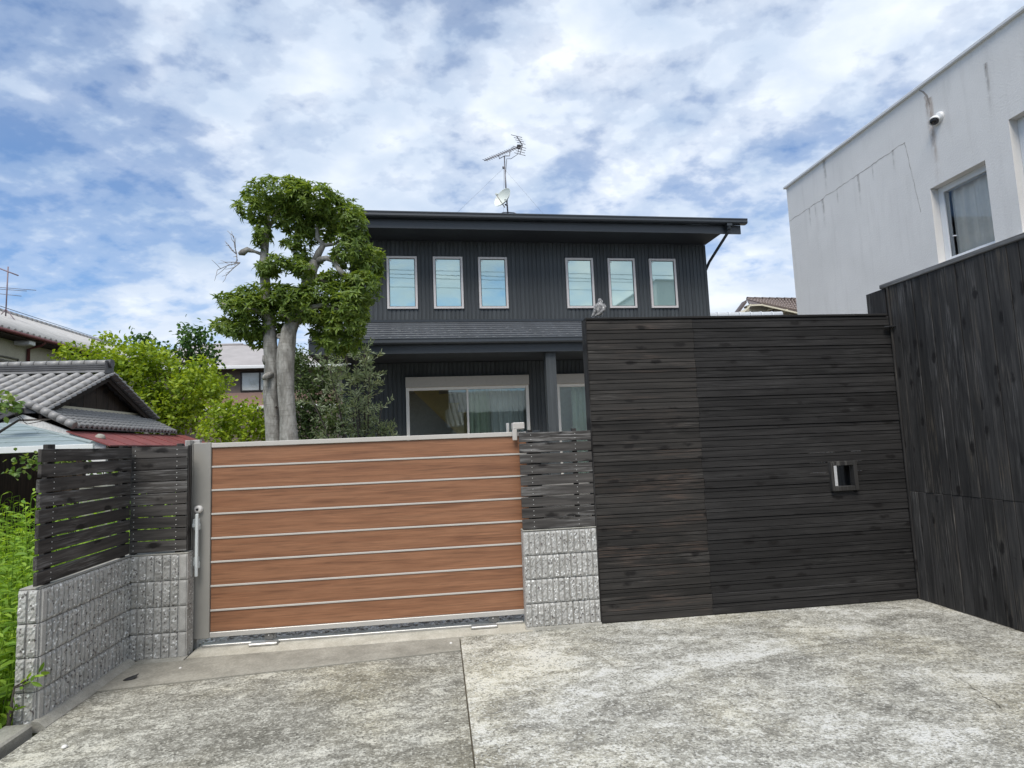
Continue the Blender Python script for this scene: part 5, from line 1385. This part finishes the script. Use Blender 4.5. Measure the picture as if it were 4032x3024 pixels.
trf = b.build('roof', M['kawara_dark'], th)
# round cover tiles in rows running down the slope
seg_l = 0.33; ang = math.atan(slope)
vs = []; fs = []; ns = 7
for j, (t, rr_) in enumerate(((0, .098), (seg_l*0.96, .088))):
    for k in range(ns+1):
        a = math.pi*k/ns
        vs.append((rr_*math.cos(a), t, rr_*math.sin(a)*.9))
for k in range(ns): fs.append((k, k+1, ns+2+k, ns+1+k))
vs.append((0, 0, 0)); 
fs.append(tuple(range(ns+1)))
tile_me = MB().add(vs, fs, True).mesh('cover_tile', M['kawara'])
nT = int((ridgeY-eaveF)/math.cos(ang)/seg_l)
x = GX+.20
cnt = 0
rr = random.Random(4)
while x > -15.2 and cnt < 280:
    for i in range(nT):
        y_ = eaveF+i*seg_l*math.cos(ang)
        place('cover_tile', tile_me, trf, (x+rr.uniform(-.006, .006), y_, eaveZ+.005+(y_-eaveF)*slope+rr.uniform(0, .008)), (ang, 0, 0)); cnt += 1
    x -= 0.305
# verge tiles along the gable edge
vme = MB().cbox(-.16, .12, 0, .20, -.03, .03, .008).mesh('verge_tile', M['kawara'])
for i in range(13):
    y_ = eaveF+i*0.2
    place('verge_tile', vme, trf, (GX+.30, y_, eaveZ-.03+(y_-eaveF)*slope), (ang-.10, R(-12), 0))
for i in range(13):
    y_ = ridgeY+i*0.2
    place('verge_tile', vme, trf, (GX+.30, y_, ridgeZ-.03-(y_-ridgeY)*slope), (-ang+.10, R(-12), 0))
# ridge: stacked courses and a round cap
b = MB()
for i in range(4): b.cbox(-16, GX+.24, ridgeY-.13+.012*i, ridgeY+.13-.012*i, ridgeZ+.02+.055*i, ridgeZ+.067+.055*i, .008)
o = b.build('ridge_course', M['kawara_dark'], trf)
b = MB(); b.cbox(-16, GX+.26, ridgeY-.145, ridgeY-.125, ridgeZ+.0, ridgeZ+.05, .006); b.build('ridge_mortar', M['kawara'], trf)
for i in range(22):
    x = GX+.30-i*0.31
    MB().tube([(x, ridgeY, ridgeZ+.27), (x-.30, ridgeY, ridgeZ+.27)], [.088, .080], 12).build('ridge_tile', M['kawara'], trf)
b = MB(); b.cbox(GX+.245, GX+.31, ridgeY-.19, ridgeY+.19, ridgeZ-.06, ridgeZ+.33, .03); b.tube([(GX+.24, ridgeY, ridgeZ+.25), (GX+.36, ridgeY, ridgeZ+.25)], .11, 14); b.build('end_tile', M['kawara_dark'], trf)
# barge boards
b = MB(); b.prism([(eaveF, eaveZ-.22), (ridgeY, ridgeZ-.24), (19.6, ridgeZ-.24-(19.6-ridgeY)*slope), (19.6, ridgeZ-.11-(19.6-ridgeY)*slope), (ridgeY, ridgeZ-.11), (eaveF, eaveZ-.105)], 'x', GX+.20, GX+.26); b.build('barge_board', M['old_timber'], trf)
# pent roof of small tiles below the gable, then a red sheet roof
b = MB(); b.prism([(GX, 2.78), (-8.2, 2.29), (-8.2, 2.24), (GX, 2.70)], 'y', 14.3, 19.6); prf2 = b.build('pent_roof', M['kawara_dark'], th)
pang = math.atan2(.49, .9)
vs = []; fs = []
nw = 6
for j, t in enumerate((0, .20)):
    for k in range(nw+1):
        u = k/nw; vs.append((t*1.0, u*.215, .022+.028*math.sin(u*math.pi*2-.6)+(.034 if j == 1 else 0)))
for k in range(nw): fs.append((k, k+1, nw+2+k, nw+1+k))
for j, t in enumerate((.20,)):
    for k in range(nw+1):
        u = k/nw; vs.append((t, u*.215, -.008+.028*math.sin(u*math.pi*2-.6)))
for k in range(nw): fs.append((nw+1+k, nw+2+k, 2*nw+3+k, 2*nw+2+k))
ptile = MB().add(vs, fs, True).mesh('pan_tile', M['kawara'])
for i in range(6):
    for j in range(25):
        d_ = i*.170
        place('pan_tile', ptile, prf2, (GX+d_*math.cos(pang), 14.30+j*.208, 2.785-d_*math.sin(pang)+rr.uniform(0, .008)), (0, pang, rr.uniform(-.01, .01)))
for i in range(6):
    q = i*.19
    MB().tube([(GX-.05+q*math.cos(pang), 14.27, 2.86-q*math.sin(pang)), (GX-.05+(q+.2)*math.cos(pang), 14.27, 2.86-(q+.2)*math.sin(pang))], [.085, .09], 10).build('verge_tile', M['kawara'], prf2)
b = MB(); b.prism([(-8.28, 2.20), (-7.36, 1.845), (-7.36, 1.815), (-8.28, 2.17)], 'y', 14.22, 20.4); rsh = b.build('sheet_roof', M['red_sheet'], th)
for y_ in (15.0, 15.9, 16.8, 17.7, 18.6, 19.5): MB().prism([(-8.27, 2.212), (-7.37, 1.862), (-7.37, 1.848), (-8.27, 2.198)], 'y', y_-.015, y_+.015).build('sheet_seam', M['red_sheet'], rsh)
b = MB(); b.prism([(-10.4, 2.15), (-9.25, 2.60), (-7.5, 1.87), (-7.5, -.45), (-10.4, -.45)], 'y', 14.32, 14.42); b.build('side_wall', M['shed_plaster'], th, origin=(-9, 14.3, 0))
b = MB(); b.prism([(-10.6, 2.12), (-9.22, 2.66), (-9.22, 2.74), (-10.6, 2.22)], 'y', 14.2, 14.6); b.build('verge', M['kawara_dark'], th)
b = MB(); b.box(-7.6, -7.5, 14.45, 20.2, -.45, 1.82); b.box(-16, GX-.05, 14.9, 19.0, -.45, 2.44); b.build('wall', M['old_timber'], th)
st1 = MB().lathe([(0, .09), (.06, .08), (.10, .04), (.11, 0)], (-7.85, 14.75, 2.035), (.3, 0, 1), 9)
tag(st1.build('roof_stone', M['kerb_concrete']), 'fist-sized stone lying on the red sheet roof', 'stone')

# far cream house with long tiled roof and its aerial
fh = thing('cream_house', 'cream plaster house with a long grey tiled roof at the far left', 'house', (-16, 26, -.45))
MB().box(-22, -14, 15.2, 34, -.45, 5.55).build('wall', M['cream_plaster'], fh)
b = MB(); b.prism([(-13.45, 5.72), (-17.6, 7.6), (-22.2, 5.6), (-22.2, 5.5), (-17.6, 7.45), (-13.45, 5.62)], 'y', 15.0, 34.2); frf = b.build('roof', M['kawara_far'], fh)
fslope = (7.6-5.72)/(17.6-13.45)
b = MB()
for i in range(66):
    y_ = 15.1+i*.288
    b.tube([(-13.43, y_, 5.735), (-17.5, y_, 7.575)], .075, 6)
o = b.build('cover_tiles', M['kawara_far'], frf); tag(o, kind='stuff')
for i in range(61):
    MB().tube([(-17.6, 15.1+i*.31, 7.66), (-17.6, 15.39+i*.31, 7.66)], [.13, .115], 8).build('ridge_tile', M['kawara'], frf)
b = MB(); b.tube([(-13.40, 15.0, 5.66), (-13.40, 34.2, 5.66)], .06, 8); b.build('gutter', M['drain_maroon'], fh)
b = MB(); b.tube([(-13.42, 21.75, 5.62), (-13.55, 21.75, 5.50), (-13.94, 21.75, 5.38), (-13.94, 21.75, .2)], .05, 8); b.build('downpipe', M['drain_maroon'], fh)
b = MB(); b.cbox(-13.99, -13.5, 21.1, 21.4, 5.42, 5.60, .02); b.build('eave_bracket', M['white_trim'], fh)
lv = MB()
for i in range(12): lv.cbox(-14.0, -13.96, 19.6, 21.3, 3.7+i*.10, 3.77+i*.10, .006)
lv.cbox(-14.0, -13.95, 21.3, 21.34, 3.6, 4.95, .004); lv.cbox(-14.0, -13.95, 19.55, 21.34, 4.95, 4.99, .004)
lv.build('louver', M['louver'], fh)
# dark soffit line
MB().box(-13.99, -13.46, 15.1, 34.1, 5.555, 5.60).build('soffit', M['old_timber'], fh)
fa = thing('tv_antenna', 'reddish aerial with long crossbars on the far left tiled roof', 'antenna', (-16.4, 23.8, 7.0))
ab = Vector((-16.094, 23.800, 6.963)); at_ = Vector((-16.088, 23.800, 8.918))
b = MB(); b.tube([ab, at_], .022, 6); b.build('mast', M['rust_red_steel'], fa)
for dx in (-.5, .5): 
    b = MB(); b.tube([ab.lerp(at_, .17), (ab.x+dx, ab.y, ab.z-.35)], .018, 5); b.build('leg', M['rust_red_steel'], fa)
b = MB(); q0 = Vector((-16.543, 23.800, 8.919)); q1 = Vector((-15.723, 23.800, 8.571)); b.tube([q0, q1], .025, 5); b.build('boom', M['rust_red_steel'], fa)
for pr2 in ((Vector((-16.509, 23.800, 8.135)), Vector((-15.085, 23.800, 7.996))), (Vector((-16.506, 23.800, 8.067)), Vector((-15.409, 23.800, 7.970))), (Vector((-16.498, 23.800, 7.891)), Vector((-15.586, 23.800, 7.775)))):
    b = MB(); b.tube(pr2, .012, 5); b.build('element', M['antenna_steel'], fa)
for k_, (p0, p1) in enumerate(((Vector((-20.884, 30.000, 9.056)), Vector((-26.564, 60.000, 11.519))), (Vector((-20.979, 30.000, 8.727)), Vector((-31.624, 60.000, 12.734))))):
    b = MB(); b.tube([p0, p0.lerp(p1, .5)-Vector((0, 0, .3)), p1], .015, 4)
    tag(b.build('power_line', M['wire_black']), ('upper' if k_ == 0 else 'lower')+' thin overhead wire sloping down past the far left aerial', 'wire')

# hip-roofed house behind the maples
hh_ = thing('hip_house', 'two-storey house with a grey hip roof and pinkish lower wall behind the trees', 'house', (-11.5, 36, -.45))
MB().box(-17.5, -5.5, 32.6, 42, 4.75, 6.05).build('upper_wall', M['brown_wall'], hh_)
MB().box(-17.5, -5.5, 32.6, 42, 4.02, 4.7495).build('band_wall', M['pink_tile'], hh_)
MB().box(-17.5, -5.5, 32.62, 42, -.45, 4.0195).build('lower_wall', M['brown_wall'], hh_)
b = MB(); e = 6.08; b.add([(-18.2, 31.9, e), (-4.8, 31.9, e), (-4.8, 42.7, e), (-18.2, 42.7, e), (-14.6, 37.3, 7.95), (-11.9, 37.3, 7.95)], [(0, 1, 5, 4), (1, 2, 5), (2, 3, 4, 5), (3, 0, 4), (0, 3, 2, 1)])
b = MB(); b.add([(-18.2, 31.9, e), (-4.8, 31.9, e), (-4.8, 42.7, e), (-18.2, 42.7, e), (-14.2, 36.2, 7.95), (-11.55, 36.2, 7.95)], [(0, 1, 5, 4), (1, 2, 5), (2, 3, 4, 5), (3, 0, 4), (0, 3, 2, 1)])
hrf = b.build('roof', M['hip_shingle'], hh_)
b = MB(); b.tube([(-14.2, 36.2, 7.97), (-11.55, 36.2, 7.97)], .09, 6); b.tube([(-11.55, 36.2, 7.97), (-4.8, 31.9, e+.02)], .05, 6); b.tube([(-14.2, 36.2, 7.97), (-18.2, 31.9, e+.02)], .05, 6); b.build('ridge_cap', M['hip_shingle'], hrf)
MB().cbox(-18.25, -4.75, 31.82, 31.95, 5.93, 6.10, .02).build('gutter', M['white_trim'], hrf)
MB().cbox(-17.6, -5.4, 32.50, 32.60, 3.84, 4.02, .02).build('belt_course', M['white_trim'], hh_)
f = ring(MB(), -10.50, -8.55, 32.54, 32.63, 4.80, 5.86, .07, .01); f.cbox(-9.56, -9.48, 32.545, 32.62, 4.87, 5.79, .005); w = f.build('window', M['brown_frame'], hh_)
MB().box(-10.43, -8.62, 32.57, 32.58, 4.87, 5.79).build('pane', M['far_glass'], w)
vs = []; fs = []
for i in range(61): u = -10.43+1.8*i/60; yy = 32.592; vs += [(u, yy, 4.87), (u, yy, 5.79)]
for i in range(60): fs.append((2*i, 2*i+2, 2*i+3, 2*i+1))
MB().add(vs, fs, True).build('curtain', M['curtain_white'], w)
MB().cbox(-11.75, -11.65, 32.45, 32.55, 3.9, 5.9, .02).build('downpipe', M['brown_frame'], hh_)

# ================================================================== far right: brown-tiled gable and white ridge
rh = thing('cream_gable_house', 'distant cream house with brown tiles, right of the dark house', 'house', (15.3, 27, -.45))
R1 = Vector((15.200, 27.000, 8.127)); R2_ = Vector((19.089, 27.000, 8.036)); E1_ = Vector((14.930, 25.200, 7.489)); E2_ = Vector((17.743, 25.200, 6.852)); L1_ = Vector((13.835, 25.400, 7.105)); L2_ = Vector((13.444, 25.400, 6.728))
def board_between(p, q, h, t):
    d = (q-p); nrm = Vector((-d.y, d.x, 0)).normalized()*t
    mb = MB(); dn = Vector((0, 0, -h))
    return mb.add([p, q, q+dn, p+dn, p+nrm, q+nrm, q+nrm+dn, p+nrm+dn], [(0,1,2,3), (7,6,5,4), (0,4,5,1), (1,5,6,2), (2,6,7,3), (3,7,4,0)])
b = MB(); dn = Vector((0, 0, -.10)); pol = [R1, R2_, E2_, E1_]; b.add(pol+[q+dn for q in pol], [(0,1,2,3), (7,6,5,4), (0,4,5,1), (1,5,6,2), (2,6,7,3), (3,7,4,0)])
rr2 = b.build('roof', M['tile_brown_dark'], rh)
b = MB(); pol = [R1, E1_, Vector((14.323, 25.300, 7.471)), L1_, L2_, Vector((16.115, 30.000, 7.875))]; b.add([R1, E1_, Vector((14.322, 25.250, 7.495)), R1+dn, E1_+dn, Vector((14.322, 25.250, 7.495))+dn], [(0, 2, 1), (3, 4, 5), (0, 1, 4, 3), (1, 2, 5, 4), (2, 0, 3, 5)])
b.build('hip_face', M['tile_brown_dark'], rr2)
board_between(Vector((14.246, 25.350, 7.725)), L2_+Vector((0, 0, .05)), .14, -.5).build('rake', M['tile_brown_dark'], rr2)
for i in range(24):
    u0 = i/23
    for k in range(5):
        p_ = R1.lerp(R2_, u0).lerp(E1_.lerp(E2_, u0), k/5); q_ = R1.lerp(R2_, u0).lerp(E1_.lerp(E2_, u0), (k+.97)/5)
        MB().tube([p_+Vector((0, 0, .02)), q_+Vector((0, 0, .035))], [.055, .065], 6).build('roof_tile', M['tile_brown'], rr2)
for i in range(10):
    p_ = R1.lerp(R2_, i/10); q_ = R1.lerp(R2_, (i+.94)/10)
    MB().tube([p_+Vector((0, 0, .05)), q_+Vector((0, 0, .05))], [.10, .08], 8).build('ridge_tile', M['tile_brown_dark'], rr2)
board_between(Vector((14.305, 25.200, 7.460)), Vector((14.870, 25.100, 7.453)), .07, .05).build('barge_board', M['cream_trim'], rh)
board_between(Vector((14.869, 25.100, 7.441)), Vector((17.669, 25.100, 6.795)), .07, .05).build('barge_board', M['cream_trim'], rh)
board_between(Vector((14.304, 25.200, 7.448)), Vector((13.583, 25.300, 6.788)), .08, .05).build('barge_board', M['cream_trim'], rh)
w0, w1, w2, w3 = Vector((14.184, 25.700, 7.132)), Vector((14.619, 25.700, 7.491)), Vector((15.219, 25.700, 7.521)), Vector((18.085, 25.700, 6.859))
vs = [(q.x, y_, q.z) for y_ in (25.7, 30) for q in (w0, w1, w2, w3)]; vs += [(x_, y_, -.45) for y_ in (25.7, 30) for x_ in (w0.x, w3.x)]
b = MB().add(vs, [(8, 9, 3, 2, 1, 0), (10, 4, 5, 6, 7, 11), (0, 1, 5, 4), (1, 2, 6, 5), (2, 3, 7, 6), (3, 9, 11, 7), (8, 0, 4, 10), (8, 10, 11, 9)]); b.build('wall', M['cream_plaster'], rh, origin=(15, 26, 0))
for q in (Vector((14.308, 25.300, 7.448)), Vector((15.425, 25.300, 7.315)), Vector((16.083, 25.300, 7.186))): MB().cbox(q.x-.045, q.x+.045, 25.15, 25.69, q.z-.07, q.z+.02, .01).build('purlin', M['cream_trim'], rh)
q = Vector((15.610, 25.600, 7.261)); MB().cbox(q.x-.10, q.x+.10, 25.62, 25.69, q.z-.07, q.z+.07, .01).build('vent', M['brown_frame'], rh)
wr = thing('white_tile_ridge', 'row of white glazed ridge tiles peeping above the black plank wall', 'roof', (11.2, 20, -.45))
zr = 5.80
MB().prism([(17.5, 4.8), (20, zr), (22.5, 4.8)], 'x', 9.0, 12.5).build('roof', M['tile_white'], wr)
MB().box(9.2, 12.3, 18, 22, -.45, 4.95).build('wall', M['cream_plaster'], wr)
for i in range(8):
    x0 = 12.55-i*.42
    MB().tube([(x0, 20, zr+.05), (x0-.37, 20, zr+.05), (x0-.38, 20, zr+.05), (x0-.41, 20, zr+.05)], [.11, .10, .125, .125], 10).build('ridge_tile', M['tile_white'], wr)

# ================================================================== small things on the concrete
lf = MB()
import_pts = [(0, 0, .004), (.02, .016, .010), (.05, .020, .016), (.09, .030, .022), (.075, .012, .008), (.085, -.002, .012), (.05, -.012, .004), (.02, -.012, .006)]
a = R(18)
vs = [(x*math.cos(a)-y*math.sin(a)-2.235, x*math.sin(a)+y*math.cos(a)+4.56, z+.008) for x, y, z in import_pts]
vs2 = [(x, y, z-.004) for x, y, z in vs]; n = len(vs)
lf.add(vs+vs2, [tuple(range(n)), tuple(range(2*n-1, n-1, -1))]+[(i, (i+1) % n, n+(i+1) % n, n+i) for i in range(n)])
tag(lf.build('dead_leaf', M['brown_leaf']), 'curled black dead leaf on the concrete by the left block wall', 'leaf')
for (x, y, r_, lab) in ((-1.93, 4.73, .011, 'white pebble on the concrete strip beside the latch post'), (.03, 4.80, .012, 'white pebble near the head of the slab joint'), (-2.06, 3.62, .016, 'pale flat pebble near the left kerb')):
    b = MB().lathe([(0, r_*.7), (r_*.6, r_*.6), (r_, r_*.2), (r_*.9, -.002)], (x, y, .006), (0, 0, 1), 8)
    tag(b.build('pebble', M['pebble_white']), lab, 'pebble')

# overhead wires across the street, mirrored in the upstairs windows
for k_, (z_, lab) in enumerate(((11.75, 'topmost'), (11.5, 'second'), (11.3, 'third'), (10.75, 'lowest'))):
    pts = [(-30+i*5, -9-(i*.0), z_-0.02*i-0.25*(1-((i-8)/8)**2)+.35) for i in range(17)]
    tag(MB().tube(pts, .015, 5).build('power_line', M['wire_black']), lab+' street wire mirrored in the upstairs windows', 'wire', 'wires across the street')

# houses over the street, mirrored in the ground-floor panes
oh = thing('brown_house', 'dark brown house over the street, mirrored in the left sliding pane', 'house', (-6, -18, -.45))
MB().box(-14, 2.5, -24, -15, -.45, 5.6).build('wall', M['old_timber'], oh)
MB().prism([(-14.2, 5.5), (-19.5, 7.6), (-24.8, 5.5), (-24.8, 5.4), (-14.2, 5.4)], 'x', -14.8, 2.55).build('roof', M['kawara_dark'], oh)
for x in (-11, -7, -3): ring(MB(), x-.8, x+.8, -15.0, -14.95, .6, 2.4, .06).build('window', M['brown_frame'], oh)
oh = thing('grey_tiled_house', 'pale house with a grey tiled roof over the street, mirrored in the right sliding pane', 'house', (9, -18, -.45))
MB().box(2.6, 17, -24, -13.4, -.45, 2.9).build('wall', M['cream_plaster'], oh)
b = MB(); b.prism([(-12.7, 2.8), (-18, 5.4), (-24.6, 2.8), (-24.6, 2.7), (-12.7, 2.7)], 'x', 2.2, 17.4); o = b.build('roof', M['kawara'], oh)
b = MB()
for i in range(50): b.tube([(2.4+i*.3, -12.75, 2.83), (2.4+i*.3, -17.9, 5.36)], .07, 5)
tag(b.build('cover_tiles', M['kawara'], o), kind='stuff')
for x in (4.5, 8, 12): ring(MB(), x-.8, x+.8, -13.4, -13.35, .5, 2.3, .06).build('window', M['brown_frame'], oh)

random.seed(5)
p = []
for i in range(20): p.append((3.117-i*0.0076+random.uniform(-.012, .012), 3.505-i*0.0266+.02*math.sin(i*.7)+random.uniform(-.012, .012)))
mb = MB(); vs = []; fs = []
for i, (x, y) in enumerate(p):
    w = .0028*(.4+random.random()); vs += [(x-w, y-w, .006), (x+w, y+w, .006)]
for i in range(len(p)-1): fs.append((2*i, 2*i+1, 2*i+3, 2*i+2))
ck = mb.add(vs, fs).build('crack', M['soil'], bpy.data.objects['driveway_right'])
